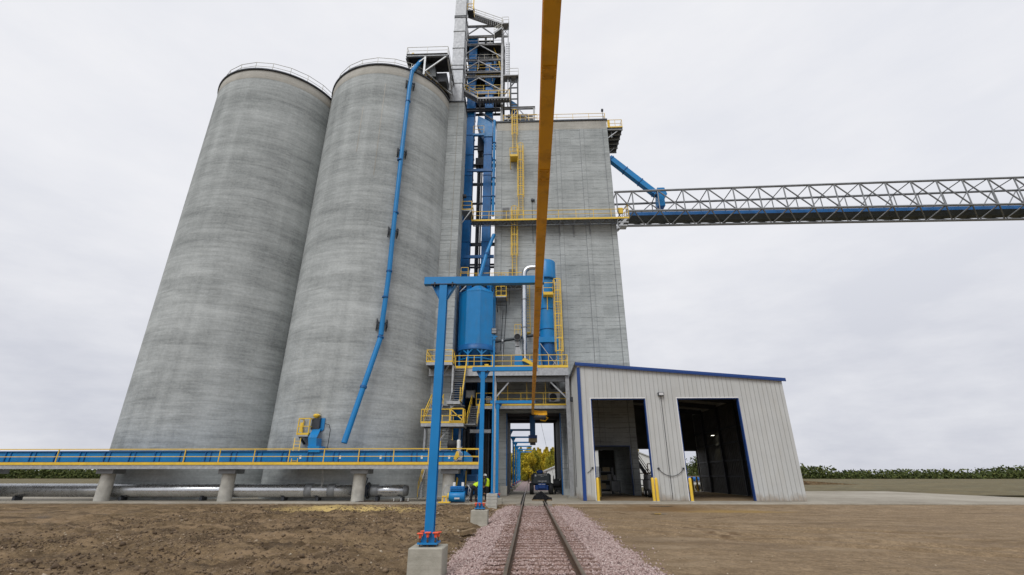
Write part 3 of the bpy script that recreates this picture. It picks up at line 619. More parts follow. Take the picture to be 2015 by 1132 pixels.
b_ = M(); zc = a.z-1.9; b_.bar((a.x,YT,a.z-.1),(b.x,YT,zc),.07); b_.bar((b.x,YT,a.z-.1),(a.x,YT,zc),.07); b_.bar((b.x-.08,YT,a.z-.1),(b.x-.08,YT,W(1003,215,YT).z),.14); b_.bar((a.x,YT,zc),(b.x,YT,zc),.2,.3); b_.build('stair_post', MT['steel'], tw)
b_ = M(); lx0, lx1, lz0, lz1 = W(995.5,110,YT).x, W(1002.5,110,YT).x, W(1000,147,YT).z, W(1000,80,YT).z
for xx in (lx0, lx1): b_.bar((xx,YT+.3,lz0),(xx,YT+.3,lz1),.06)
zz = lz0
while zz < lz1: b_.bar((lx0,YT+.3,zz),(lx1,YT+.3,zz),.04); zz += .42
b_.build('ladder', MT['dark'], tw)
b_ = M(); b_.bar(W(971,93,YT+.8),W(984,125,YT+.8),.12); b_.bar(W(981,120,YT+.8),W(986,140,YT+.8),.14); b_.build('stair_rail', MT['yellow'], tw)
# blue chute and outer platform frame on the right
PX0, PX1 = W(990,150,YT-.2).x, W(1020,150,YT-.2).x; zp = W(1005,150,YT-.2).z; zr = W(1003,214,YT).z
b_ = M(); b_.box(PX0,PX1,YT-.45,YT+.7,zp-.12,zp); b_.build('landing', MT['tsteel'], tw)
b_ = M(); b_.rail([(PX0+.9,YT-.45,zp),(PX1,YT-.45,zp),(PX1,YT+.7,zp)], 1.1, 1.3, .022); b_.build('guardrail', MT['railgrey'], tw)
b_ = M(); b_.bar((PX1-.1,YT,zp),(PX1-.1,YT,zr-1),.2); b_.bar((PX0+1.0,YT,zp),(PX0+1.0,YT,zr),.2); b_.bar((PX1-.1,YT,zp-.2),(PX0+.1,YT,zp-3.1),.12)
zz = zp-.9
while zz > zr: b_.bar((PX0+1.0,YT,zz),(PX1-.1,YT,zz),.12,.14); zz -= .95
b_.build('ladder_frame', MT['dark'], tw)
b_ = M(); c0 = W(1003,195,YT+.3); b_.ext([W(1003,195,YT+.3),W(1019,206,YT+.3),W(1019,215,YT+.3),W(1003,215,YT+.3)], (0,1.1,0)); b_.build('spout_hood', MT['blue'], tw)
# gallery on the building roof
g0, g1 = W(988,214,YT).x, W(1053,212,YT).x; zg = W(1020,213,YT).z
b_ = M(); b_.ibeam((TX0,YT,W(950,217,YT).z),(TX1-.2,YT,W(950,217,YT).z),.26,.46,.04); b_.build('beam', MT['dark'], tw)
ga = thing('roof_gallery', 'low galvanized steel gallery with a blue conveyor on the left end of the building roof', 'gallery', (g1, YT, ZT))
b_ = M(); b_.ibeam((g0+.2,YT,zg),(g1,YT,zg),.25,.34,.03); b_.ibeam((g0+.2,YT+2.4,zg),(g1,YT+2.4,zg),.25,.34,.03); b_.build('beam', MT['tsteel'], ga)
for xx in (g1-.15,):
    b_ = M(); b_.ibeam((xx,YT,ZT+.2),(xx,YT,zg-.17),.22,.22,.03); b_.build('column', MT['tsteel'], ga)
    b_ = M(); b_.ibeam((xx,YT+2.4,ZT+.2),(xx,YT+2.4,zg-.17),.22,.22,.03); b_.build('column', MT['tsteel'], ga)
b_ = M(); ap = Vector(((g0+g1)/2,YT-.02,zg-.15)); b_.bar(ap,(g0+.3,YT-.02,ZT+.25),.1); b_.bar(ap,(g1-.3,YT-.02,ZT+.25),.1); b_.build('brace', MT['tsteel'], ga)
b_ = M(); b_.bar((g0+.4,YT+.5,zg-.9),(g1-.3,YT+.5,zg-.9),.16,.2); b_.bar((g0+.4,YT+.5,zg-1.4),(g1-.3,YT+.5,zg-1.4),.12,.16); b_.build('floor_beam', MT['steel'], ga)
b_ = M(); b_.bevbox(g0+.7,W(1038,221,YT+1).x,YT+.8,YT+1.9,zg-.75,zg-.2,.05); b_.bevbox(W(1013,235,YT+1).x,W(1040,235,YT+1).x,YT+.9,YT+1.8,ZT+.3,zg-1.0,.05); b_.build('conveyor_housing', MT['blue'], ga)
b_ = M(); b_.rail([(g0+.2,YF+.1,ZT+.2),(g1+.2,YF+.1,ZT+.2)],1.1,1.2,.028); b_.build('guardrail', MT['yellow'], ga)
# access ladder up the tall duct, top of the picture
la = thing('duct_ladder_platform', 'small yellow railed ladder platform hung on the square duct above the stairs', 'platform', (W(925,22,43.6).x, 43.6, W(925,25,43.6).z))
a, b = W(920,24,43.6), W(932,24,43.6); b_ = M(); b_.box(a.x,b.x,43.3,44.4,a.z-.1,a.z); b_.build('deck', MT['dark'], la)
b_ = M(); b_.rail([(a.x,43.3,a.z),(b.x,43.3,a.z),(b.x,44.4,a.z)],1.15,.6,.03); b_.bar((b.x,43.2,a.z),(b.x+.1,43.2,a.z+5.5),.14); b_.build('guardrail', MT['yellow'], la)
b_ = M(); b_.bar((a.x+.1,43.4,a.z),(a.x+.1,43.4,a.z+5.5),.05); b_.bar((a.x+.5,43.4,a.z),(a.x+.5,43.4,a.z+5.5),.05)
for i in range(18): b_.bar((a.x+.1,43.4,a.z+.3*i),(a.x+.5,43.4,a.z+.3*i),.035)
b_.build('ladder', MT['steel'], la)

# ------------------------------------------------------------------ caged ladders
def ladder(label, x, y, z0, z1, cage0=None, wid=.5, dep=.72, m='yellow', group='yellow caged ladders'):
    th = thing('caged_ladder', label, 'ladder', (x, y, z0), group)
    b_ = M()
    for s_ in (-1, 1): b_.bar((x+s_*wid/2,y,z0),(x+s_*wid/2,y,z1),.07,.05)
    z = z0+.2
    while z < z1: b_.bar((x-wid/2,y,z),(x+wid/2,y,z),.03); z += .3
    b_.build('ladder', MT[m], th)
    if cage0 is not None:
        b_ = M(); R_ = .38; ang = np.linspace(-.25*PI, -.75*PI, 0)
        def hoop(z):
            pts = [(x-wid/2-.05,y,z),(x-R_,y-.25,z),(x-R_*.8,y-dep*.8,z),(x,y-dep,z),(x+R_*.8,y-dep*.8,z),(x+R_,y-.25,z),(x+wid/2+.05,y,z)]
            for a, b in zip(pts, pts[1:]): b_.bar(a, b, .02, .075)
        z = cage0
        while z <= z1+.9: hoop(z); z += 1.22
        for dx, dy in ((-R_,-.25),(-R_*.8,-dep*.8),(0,-dep),(R_*.8,-dep*.8),(R_,-.25)): b_.bar((x+dx,y+dy,cage0),(x+dx,y+dy,z-1.22),.05,.02)
        b_.build('cage', MT[m], th)
    return th
LY = YF-.22
za = W(1013,298,LY).z; ladder('yellow caged ladder reaching the roof edge of the building', W(1013,260,LY).x, LY, za, ZT+1.1, za+2.2)
zb_ = W(1024,425,LY).z; zt2 = W(1024,300,LY).z; ladder('yellow caged ladder between the side walkway and the small rest platform', W(1024.5,350,LY).x, LY, zb_, zt2+1.0, zb_+2.4)
zc_ = W(1013,545,LY).z; ladder('yellow caged ladder below the side walkway, beside the monorail beam', W(1012.5,490,LY).x, LY, zc_, W(1013,428,LY).z+1, zc_+2.4)
rp = thing('ladder_rest_platform', 'small yellow railed rest platform bolted high on the building face', 'platform', (W(1012,310,YF-.5).x, YF-.6, za))
a, b = W(1003.5,308,YF-.9), W(1019,308,YF-.9); b_ = M(); b_.box(a.x,b.x,YF-1.1,YF-.01,a.z-.12,a.z); b_.build('deck', MT['yellow'], rp)
b_ = M(); b_.rail([(a.x,YF-.1,a.z),(a.x,YF-1.1,a.z),(b.x,YF-1.1,a.z)],1.1,.8,.03,toe=.15); b_.build('guardrail', MT['yellow'], rp)
b_ = M(); b_.bar((a.x+.05,YF-1.05,a.z-.1),(a.x+.05,YF-.02,a.z-1.2),.08); b_.bar((b.x-.05,YF-1.05,a.z-.1),(b.x-.05,YF-.02,a.z-1.2),.08); b_.build('bracket', MT['yellow'], rp)

# ------------------------------------------------------------------ walkway across the building face
wa, wb = W(928,432,45.3), W(1238,428,45.3); zw = W(1080,430.5,45.3).z
wk = thing('face_walkway', 'long walkway with thin yellow rails across the building face towards the truss bridge', 'walkway', (3, 45.3, zw))
b_ = M(); b_.box(wa.x, wb.x, 45.3, YF-.06, zw-.07, zw); b_.build('deck', MT['steel'], wk)
b_ = M(); b_.bar((wa.x,45.27,zw-.06),(wb.x,45.27,zw-.06),.05,.2); b_.build('edge_channel', MT['yellow'], wk)
b_ = M(); b_.rail([(wa.x,45.3,zw),(wb.x,45.3,zw),(wb.x,46.4,zw)],1.07,2.05,.026); b_.build('guardrail', MT['yellow'], wk)
b_ = M(); n = 22; xs = np.linspace(wa.x+.2, wb.x-.2, n+1)
for i in range(n):
    zt3 = zw-.15; zb3 = zw-.75; b_.bar((xs[i],45.4,zt3 if i % 2 else zb3),(xs[i+1],45.4,zb3 if i % 2 else zt3),.05); b_.bar((xs[i],45.4,zt3),(xs[i],45.4,zb3),.04)
b_.bar((xs[0],45.4,zb3),(xs[-1],45.4,zb3),.06); b_.build('truss', MT['dark'], wk)
for px_ in (1057, 1103, 1131, 1163):
    xx = W(px_,450,45.4).x; b_ = M(); b_.bar((xx,45.35,zw-.1),(xx,YF-.02,zw-1.5),.08); b_.bar((xx,YF-.06,zw-.2),(xx,YF-.06,zw-1.7),.1); b_.build('bracket', MT['steel'], wk)
sp = thing('wing_wall_platform', 'small yellow railed platform on the wing wall corner at walkway height', 'platform', (-7.2, 44.5, zw))
a, b = W(909,414,44.3), W(928,414,44.3); b_ = M(); b_.box(a.x,b.x,44.2,46.2,a.z-.15,a.z); b_.build('deck', MT['steel'], sp)
b_ = M(); b_.rail([(a.x,44.2,a.z),(b.x,44.2,a.z),(b.x,46.2,a.z)],1.07,.8,.028,toe=.12); b_.build('guardrail', MT['yellow'], sp)
b_ = M(); b_.bar((b.x-.05,44.25,a.z-.1),(-7.3,44.3,a.z-1.6),.09); b_.build('bracket', MT['galv'], sp)
b_ = M(); q = W(912,385,44.3); b_.tube([(q.x,44.5,a.z),(q.x,44.5,q.z)],.04); b_.bevbox(q.x-.15,q.x+.3,44.3,44.7,q.z-.15,q.z+.2,.05); b_.build('floodlight', MT['dark'], sp)

# ------------------------------------------------------------------ side platform, chute and truss bridge
e0 = W(1225,250,YF); zs_ = e0.z; sx1 = e0.x
pl = thing('side_platform', 'cantilevered steel platform at the top right corner of the building', 'platform', (X1+1, YF+2, zs_))
b_ = M(); b_.box(X1+.02, sx1, YF, YF+4.6, zs_-.1, zs_)
b_.build('deck', MT['dark'], pl)
for i in range(6):
    b_ = M(); yy = YF+.1+i*.88; b_.ibeam((X1+.02,yy,zs_-.26),(sx1,yy,zs_-.26),.18,.3,.03); b_.build('joist', MT['steel'], pl)
b_ = M(); b_.bar((X1+.03,YF+.2,zs_-1.5),(sx1-.6,YF+.2,zs_-.42),.1); b_.bar((X1+.03,YF+3.4,zs_-1.9),(sx1-.5,YF+3.4,zs_-.42),.1); b_.build('brace', MT['galv'], pl)
b_ = M(); b_.rail([(X1+.2,YF+.03,zs_),(sx1-.03,YF+.03,zs_),(sx1-.03,YF+4.5,zs_)],1.15,1.1,.024); b_.bar((X1+.1,YF-.02,zs_+.02),(sx1,YF-.02,zs_+.02),.05,.16); b_.build('guardrail', MT['yellow'], pl)
b_ = M(); b_.box(X1+.12,X1+.42,YF+.04,YF+.1,zs_+.1,zs_+1.2); b_.build('gate', MT['yellow'], pl)
b_ = M(); b_.tube([(X1+.6,YF+.5,zs_-1.2),(X1+.6,YF+.5,zs_-.3)],.1); b_.build('lamp', MT['lens'], pl)
YC = 47.6
c0, c1 = W(1199,312,YC), W(1292,384,YC)
ch = thing('inclined_chute', 'blue square chute sloping down from the building to the truss bridge', 'chute', c1)
b_ = M(); b_.bar(c0, c1, .74, .62); b_.build('chute_body', MT['blue'], ch)
b_ = M()
for k in (.04,.34,.66,.95): q = c0.lerp(c1,k); d_ = (c1-c0).normalized(); b_.bar(q-d_*.05,q+d_*.05,0.86,.74)
b_.build('flange', MT['blued'], ch)
h0, h1 = W(1289,384,YC), W(1308,384,YC); zc1 = W(1297,409,YC).z; ztop = W(1297,374,YC).z; zm = W(1297,393,YC).z
b_ = M(); b_.ext([(h0.x,YC-.5,zc1),(h1.x-.25,YC-.5,zc1),(h1.x-.25,YC-.5,zm),(h1.x+.15,YC-.5,zm+.45),(h1.x-.1,YC-.5,ztop),(h0.x+.2,YC-.5,ztop)],(0,1,0)); b_.build('transition', MT['blue'], ch)
YA, YB2 = 46.3, 49.0
br = thing('conveyor_bridge', 'galvanized tubular truss bridge carrying a blue conveyor away to the right', 'conveyor bridge', (X1+1, YA, W(1240,430,YA).z))
XE = 62.0
def lin(p, q): # the chord's height along x, taken from two sightings on the front plane
    a, b = W(*p,YA), W(*q,YA); k = (b.z-a.z)/(b.x-a.x); return lambda x: a.z+(x-a.x)*k
tch, mch = lin((1212,378),(1435,370)), lin((1238,415.5),(1405,412.5))
kb = W(1330,443,(YA+YB2)/2); bch = lambda x: mch(x)-(mch(kb.x)-kb.z)
xs0 = X1+.1
for nm, fz, yy, r_ in (('top_chord',tch,YA,.13),('top_chord',tch,YB2,.13),('middle_chord',mch,YA,.13),('middle_chord',mch,YB2,.13)):
    M().tube([(xs0 if nm == 'top_chord' else xs0+1.3,yy,fz(xs0)),(XE,yy,fz(XE))],r_,10).build(nm, MT['steel'], br)
M().tube([(xs0+1.2,(YA+YB2)/2,bch(xs0)),(XE,(YA+YB2)/2,bch(XE))],.14,10).build('bottom_chord', MT['steel'], br)
xs_ = [W(p,400,YA).x for p in (1214,1246,1297,1347)]; st = xs_[3]-xs_[2]
while xs_[-1] < XE-st: xs_.append(xs_[-1]+st)
for i, xx in enumerate(xs_):
    b_ = M(); b_.tube([(xx,YA,mch(xx)),(xx,YA,tch(xx))],.075,8); b_.tube([(xx,YB2,mch(xx)),(xx,YB2,tch(xx))],.06,8); b_.build('post', MT['steel'], br)
    if i+1 < len(xs_):
        x2 = xs_[i+1]; xm = (xx+x2)/2; ym = (YA+YB2)/2
        b_ = M(); b_.tube([(xx,YA,tch(xx)),(x2,YA,mch(x2))],.08,8); b_.tube([(x2,YB2,tch(x2)),(xx,YB2,mch(xx))],.06,8); b_.tube([(xx,YA,tch(xx)),(xx,YB2,tch(xx))],.06,6); b_.build('diagonal', MT['steel'], br)
        b_ = M()
        for yy in (YA, YB2): b_.tube([(xx,yy,mch(xx)),(xm,ym,bch(xm)),(x2,yy,mch(x2))],.075,8)
        b_.build('lower_brace', MT['steel'], br)
b_ = M(); z0 = mch; b_.bar((xs0+1.6,47.7,mch(xs0)+.12),(XE,47.7,mch(XE)+.12),1.0,.5); b_.build('conveyor', MT['blued'], br)
b_ = M(); b_.ext([(xs0+1.4,47.1,mch(xs0)-.12),(xs0+1.4,48.6,mch(xs0)-.12),(xs0+1.4,48.2,mch(xs0)-.62),(xs0+1.4,47.5,mch(xs0)-.62)],(XE-xs0-1.4,0,mch(XE)-mch(xs0))); b_.build('belly_pan', MT['cwt'], br)
b_ = M(); b_.rail([(xs0+1.5,YB2-.2,mch(xs0)+.2),(XE,YB2-.2,mch(XE)+.2)],1.07,2.4,.03); b_.build('guardrail', MT['yellow'], br)
b_ = M(); b_.rail([(xs0+1.4,YA+.2,mch(xs0)),(xs0+1.4,YA+1.0,mch(xs0)),],1.07,.6,.04); b_.bevbox(xs0+.3,xs0+.9,46.6,46.9,mch(xs0)-.1,mch(xs0)+.7,.08); b_.build('drive_guard', MT['yellow'], br)
st_ = thing('bridge_stair', 'short grey service stair hanging under the walkway at the truss bridge end', 'stair', (X1+.6, 45.8, zw-2))
flight(st_, W(1214,455,46.0), W(1234,432,46.0), (0,-.7,0), 6, 'steel', 'galv')
b_ = M(); b_.bar(W(1216,447,45.6),W(1233,447,45.6),.9,.12); b_.bar(W(1216,440,45.6),W(1236,440,45.6),.7,.12); b_.build('landing', MT['galv'], st_)

# ------------------------------------------------------------------ platform with drive on the big silo
m_ = G(834,147,ZS+.2); l_ = W(800,110,m_.y); r__ = W(881,104,m_.y); zd = W(834,107,m_.y).z; rb = G(883,193,ZS+.2)
sp2 = thing('silo_top_platform', 'steel framed drive platform with railings on top of the piped silo', 'platform', (m_.x, m_.y, ZS))
yb = rb.y+1.2
b_ = M(); b_.ibeam((l_.x,m_.y,zd-.2),(r__.x,m_.y,zd-.2),.25,.4,.03); b_.ibeam((l_.x,yb,zd-.2),(r__.x,yb,zd-.2),.25,.4,.03); b_.ibeam((r__.x,m_.y+.13,zd-.2),(r__.x,yb-.13,zd-.2),.25,.4,.03); b_.ibeam((l_.x,m_.y+.13,zd-.2),(l_.x,yb-.13,zd-.2),.25,.4,.03); b_.build('beam', MT['steel'], sp2)
b_ = M(); b_.box(l_.x,r__.x,m_.y+.2,m_.y+2.6,zd+.002,zd+.05); b_.build('deck', MT['dark'], sp2)
for (xx,yy) in ((l_.x+.05,m_.y+1.1),(m_.x,m_.y),(r__.x,rb.y),(r__.x,m_.y+2.4),(m_.x-.6,yb)):
    b_ = M(); b_.ibeam((xx,yy,ZS+.2),(xx,yy,zd-.4),.2,.2,.025); b_.build('leg', MT['galv'], sp2)
b_ = M(); b_.bar((m_.x,m_.y,zd-.5),(l_.x+.4,m_.y,ZS+.9),.12); b_.bar((r__.x-.1,m_.y,zd-.4),(m_.x+.1,m_.y,ZS+.7),.13); b_.bar((m_.x+.1,m_.y+.2,ZS+.75),(r__.x,rb.y,ZS+.7),.16); b_.bar((r__.x,m_.y+.3,zd-.5),(r__.x,yb,ZS+1.2),.12); b_.build('brace', MT['galv'], sp2)
b_ = M(); b_.rail([(l_.x,yb,zd),(l_.x,m_.y,zd),(r__.x,m_.y,zd),(r__.x,yb,zd)],1.1,2.0,.022); b_.build('guardrail', MT['railgrey'], sp2)
q = W(818,104,m_.y+.7); q2 = W(851,104,m_.y+.7); b_ = M(); b_.bevbox(q.x,q2.x,m_.y+.6,m_.y+2.6,zd+.05,zd+.75,.1); b_.build('drive_cover', MT['navy'], sp2)
b_ = M(); b_.bevbox(q.x-.4,q.x-.12,m_.y+.5,m_.y+.8,zd+.05,zd+.9,.04); b_.build('motor', MT['yellow'], sp2)
h0 = W(822,125,m_.y+1); h1 = W(856,125,m_.y+1); b_ = M(); b_.ext([(h0.x,m_.y+.9,zd-.4),(h1.x,m_.y+.9,zd-.4),(h1.x+.25,m_.y+.9,zd-2.4),(h1.x-.6,m_.y+.9,ZS+.9),(h0.x+.7,m_.y+.9,ZS+.9),(h0.x,m_.y+.9,zd-1.6)],(0,2.2,0)); b_.build('hopper', MT['cwt'], sp2)
b_ = M(); b_.bevbox(h0.x+1.1,r__.x-.3,m_.y+1.6,yb-.2,ZS+.75,ZS+2.1,.05); b_.build('conveyor_housing', MT['dark'], sp2)
b_ = M(); arc = [Vector((C1[0]+6.85*math.cos(a), C1[1]+6.85*math.sin(a), ZS+.2)) for a in np.linspace(math.atan2(m_.y-C1[1],m_.x+.5-C1[0]), math.atan2(42.4-C1[1],-9.25-C1[0]), 6)]
b_.rail(arc,1.1,1.6,.03,toe=.1); b_.build('guardrail', MT['yellow'], sp2)

# ------------------------------------------------------------------ blue downspout on the silo
D0 = 7.04+.42
pts = [W(829,119,m_.y+.6), CY(811,141,C1,D0+.05)]+[CY(*p,C1,D0) for p in ((806,170),(791,296),(774,452),(766,534),(752,636),(749.5,660))]
end = W(677,872,35.9); el = CY(749,664,C1,D0)
dsp = thing('downspout_pipe', 'long blue round downspout pipe down the silo face, kinked low and open at its end', 'pipe', end)
b_ = M(); b_.tube([pts[0],pts[1]],.21,16); b_.tube(pts[1:],[.21]*len(pts[1:]),16); b_.tube([el,el.lerp(end,.97)],.215,16,cap=False); b_.build('pipe', MT['blue'], dsp)
dd = (end-el).normalized(); b_ = M(); b_.tube([el.lerp(end,.93),end],.222,16,cap=False); b_.build('open_end', MT['blue'], dsp)
b_ = M(); b_.tube([el.lerp(end,.9),el.lerp(end,.985)],.20,16,cap=True); b_.build('bore', MT['dark'], dsp)
b_ = M()
for p in ((803,200),(787,315),(779,419),(766,534),(758,585)):
    a = CY(*p,C1,D0); b_.tube([a-Vector((0,0,.06)),a+Vector((0,0,.06))],.27,16)
q = el.lerp(end,.5); b_.tube([q-dd*.09,q+dd*.09],.275,16); b_.tube([el-dd*.06,el+dd*.06],.28,16); b_.build('flange', MT['blued'], dsp)
for p in ((808,163),(791.5,297),(774,453),(752,636)):
    a = CY(*p,C1,D0); rad = Vector((a.x-C1[0],a.y-C1[1],0)).normalized(); tg = Vector((-rad.y,rad.x,0)); b_ = M()
    for s_ in (-1,1):
        c = a+tg*s_*.42-rad*.05; b_.ext([c+Vector((0,0,.5))-rad*.36,c+Vector((0,0,.15))+rad*.12,c-Vector((0,0,.25))+rad*.12,c-Vector((0,0,.6))-rad*.36],tg*.06)
    b_.bar(a-tg*.42+rad*.0,a+tg*.42,.1,.14); b_.build('bracket', MT['dark'], dsp)

# ------------------------------------------------------------------ deck in front of the building
YD = 42.0
dl, dr = W(839,722,YD).x, W(1118,722,YD).x; zD = W(1000,723,YD).z
dk = thing('equipment_deck', 'grey steel equipment deck with yellow rails above the train portal', 'deck', (0, YD, zD))
b_ = M(); b_.box(W(896,722,YD).x, dr, YD+.1, YF-.06, zD-.12, zD); b_.build('deck_plate', MT['steel'], dk)
b_ = M(); zb0 = W(1000,739,YD).z; b_.box(dl,dr,YD-.02,YD+.1,zb0,zD-.02); b_.box(dl,dr,YD-.1,YD+.16,zb0-.03,zb0); b_.build('fascia_beam', MT['galv'], dk)
b_ = M(); zb1 = W(1000,742,YD+.6).z; zb2 = W(1000,752,YD+.6).z; b_.box(-7.2,dr-.15,YD+.5,YD+.75,zb2,zb1); b_.build('main_beam', MT['steel'], dk)
b_ = M(); b_.rail([(W(896,722,YD).x,YD,zD),(dr-.05,YD,zD),(dr-.05,YF-.1,zD)],1.12,1.75,.028); b_.build('guardrail', MT['yellow'], dk)
b_ = M(); b_.box(W(897,722,YD).x,dr,YD-.05,YD-.025,zD-.06,zD+.16); b_.build('toe_board', MT['yellow'], dk)
cx = W(1121,860,YD+.2).x
b_ = M(); b_.ibeam((cx,YD+.3,.12),(cx,YD+.3,zb0-.03),.34,.34,.03); b_.build('column', MT['galv'], dk)
b_ = M(); b_.box(cx-.4,cx+.4,YD-.1,YD+.7,.0,.12); b_.build('footing', MT['conc'], dk)
b_ = M(); b_.ibeam((W(973,860,YD+.4).x,YD+.6,.12),(W(973,860,YD+.4).x,YD+.6,zb2),.24,.24,.03); b_.build('column', MT['galv'], dk)
b_ = M(); b_.bar(W(975,783,YD+.6),W(1001,753,YD+.6),.13); b_.build('knee_brace', MT['galv'], dk)
b_ = M(); b_.bar(W(1115,783,YD+.6),W(1083,752,YD+.6),.13); b_.build('knee_brace', MT['galv'], dk)
# lower catwalk
YK = 43.6; zK = W(1000,798,YK).z; kl, kr = W(937,798,YK).x, W(1114,798,YK).x
ck = thing('lower_catwalk', 'narrow catwalk with yellow rails just over the portal, under the equipment deck', 'catwalk', (0, YK, zK))
b_ = M(); b_.box(kl,kr,YK+.06,YF-.06,zK-.1,zK); b_.build('deck_plate', MT['steel'], ck)
b_ = M(); b_.box(kl,kr,YK-.02,YK+.06,zK-.3,zK-.0); b_.build('edge_beam', MT['galv'], ck)
b_ = M(); b_.box(kl,kr,YK-.05,YK-.022,zK-.02,zK+.13); b_.build('toe_board', MT['yellow'], ck)
b_ = M(); b_.rail([(kl,YK,zK),(kr,YK,zK)],1.12,1.85,.028); b_.build('guardrail', MT['yellow'], ck)
b_ = M()
for px_ in (999,1037,1074): b_.bar(W(px_,798,YK),(W(px_,798,YK).x,YK,zb0),.05)
b_.build('hanger', MT['yellow'], ck)
for k, (px_, py) in enumerate(((1091,791),(1091,769))):
    q = W(px_,py,45.6); ac = thing('air_conditioner', ['white outdoor air conditioning unit standing on the lower catwalk', 'dark shaded outdoor air conditioning unit hung above the white one'][k], 'air conditioner', q)
    b_ = M(); b_.bevbox(q.x-.55,q.x+.55,45.4,45.8,q.z,q.z+.85,.04); b_.build('cabinet', MT['white' if k == 0 else 'steel'], ac)
    b_ = M(); b_.lathe([(.33,-.03),(.36,-.03),(.36,.0),(.3,.0)],(q.x-.12,45.4,q.z+.42),24,axis='y'); b_.build('fan_ring', MT['steel'], ac)
    b_ = M(); b_.lathe([(.001,-.012),(.33,-.012)],(q.x-.12,45.4,q.z+.42),24,axis='y'); b_.build('fan', MT['dark'], ac)
for px_, py, w_, h_, lab, mm in ((926,776,.9,.75,'grey electrical cabinet on the lower level behind the stair','steel'),(962,787,.5,.6,'small pale junction box on the catwalk end','white')):
    q = W(px_,py,45.2); cb_ = thing('electrical_cabinet', lab, 'cabinet', (q.x,45.2,q.z-h_/2)); M().bevbox(q.x-w_/2,q.x+w_/2,45.0,45.5,q.z-h_/2,q.z+h_/2,.03).build('cabinet_body', MT[mm], cb_); M().bevbox(q.x-w_/2+.08,q.x+w_/2-.08,44.96,44.998,q.z-h_/2+.08,q.z+h_/2-.08,.01).build('cabinet_door', MT['galv'], cb_)

# hopper bin
YH = 44.3; a, b = W(903,640,YH), W(976,640,YH); hr = (b.x-a.x)/2*.97; hx = (a.x+b.x)/2
zt, zsh, zbt = W(945,563,YH).z, W(940,577,YH-.8).z, W(940,676,YH-hr).z
hp = thing('hopper_bin', 'blue cylindrical hopper bin with cone roof standing on the equipment deck', 'bin', (hx, YH, zD))
b_ = M(); OA = -PI/2-math.radians(31); b_.lathe([(hr*1.015,zbt),(hr*1.015,zsh)],(hx,YH,0),8,smooth=False,a0=OA,a1=OA+2*PI); b_.build('shell', MT['blue'], hp)
b_ = M(); b_.lathe([(hr+.05,zsh-.08),(hr+.05,zsh+.03),(hr*.16,zt),(hr*.16,zt+.35),(0,zt+.35)],(hx,YH,0),8,smooth=False,a0=OA,a1=OA+2*PI); b_.build('roof', MT['blue'], hp)
b_ = M(); b_.lathe([(hr+.06,zbt-.5),(hr+.06,zbt),(hr,zbt+.02)],(hx,YH,0),40); b_.lathe([(hr-.02,zbt-.5),(hr*.3,zD+.6),(hr*.3,zD+.2)],(hx,YH,0),32); b_.build('hopper_cone', MT['blued'], hp)
b_ = M()
for a_ in (OA, OA+PI/4, OA+PI/2, OA-PI/4): b_.bar((hx+hr*1.015*math.cos(a_),YH+hr*1.015*math.sin(a_),zbt),(hx+hr*1.015*math.cos(a_),YH+hr*1.015*math.sin(a_),zsh),.035)
b_.build('seam', MT['blue'], hp)
for k in range(8):
    g_ = -PI/2+PI/8+k*PI/4; x, y = hx+(hr-.12)*math.cos(g_), YH+(hr-.12)*math.sin(g_)
    b_ = M(); b_.bar((x,y,zD),(x,y,zbt-.45),.17); tx, ty = -math.sin(g_), math.cos(g_)
    for s_ in (-1,1): b_.bar((x,y,zbt-.95),(x+s_*tx*.5,y+s_*ty*.5,zbt-.5),.12)
    b_.build('leg', MT['blue'], hp)
b_ = M(); zz = (zD+zbt)/2-.1; q = [(hx+(hr-.12)*math.cos(-PI/2+PI/8+k*PI/4),YH+(hr-.12)*math.sin(-PI/2+PI/8+k*PI/4),zz) for k in range(9)]
for p, p2 in zip(q,q[1:]): b_.bar(p,p2,.1)
b_.build('ring_beam', MT['blue'], hp)
for dx, dy in ((-.95,-.5),(1.2,-.3)):
    b_ = M(); b_.lathe([(.22,0),(.22,.45),(.34,.5),(.3,.8),(.1,.95),(0,.95)],(hx+dx,YH+dy,zsh+.28),16); b_.build('vent', MT['blue'], hp)
b_ = M(); b_.rail([(hx+hr*.9*math.cos(t_),YH+hr*.9*math.sin(t_),zsh+.1) for t_ in (-.6,-.1,.4,.9)],.8,1,.02); b_.build('roof_rail', MT['blue'], hp)
b_ = M(); b_.bevbox(hx-.4,hx+.6,YH-.5,YH+.5,zD+.35,zD+.6,.05); b_.bevbox(hx+.9,hx+1.3,YH-1.3,YH-.8,zD+.3,zD+.55,.05); b_.build('slide_gate', MT['yellow'], hp)
b_ = M(); q0, q1, q2 = W(972,462,46.0), W(957,500,45.4), W(944,545,44.4); b_.tube([q0,q1,q2,(hx,YH,zt+.2)],.2,14); b_.build('fill_spout', MT['blue'], hp)
b_ = M(); b_.tube([q1-Vector((0,0,.1)),q1+Vector((0,0,.1))],.27,14); b_.build('flange', MT['blued'], hp)
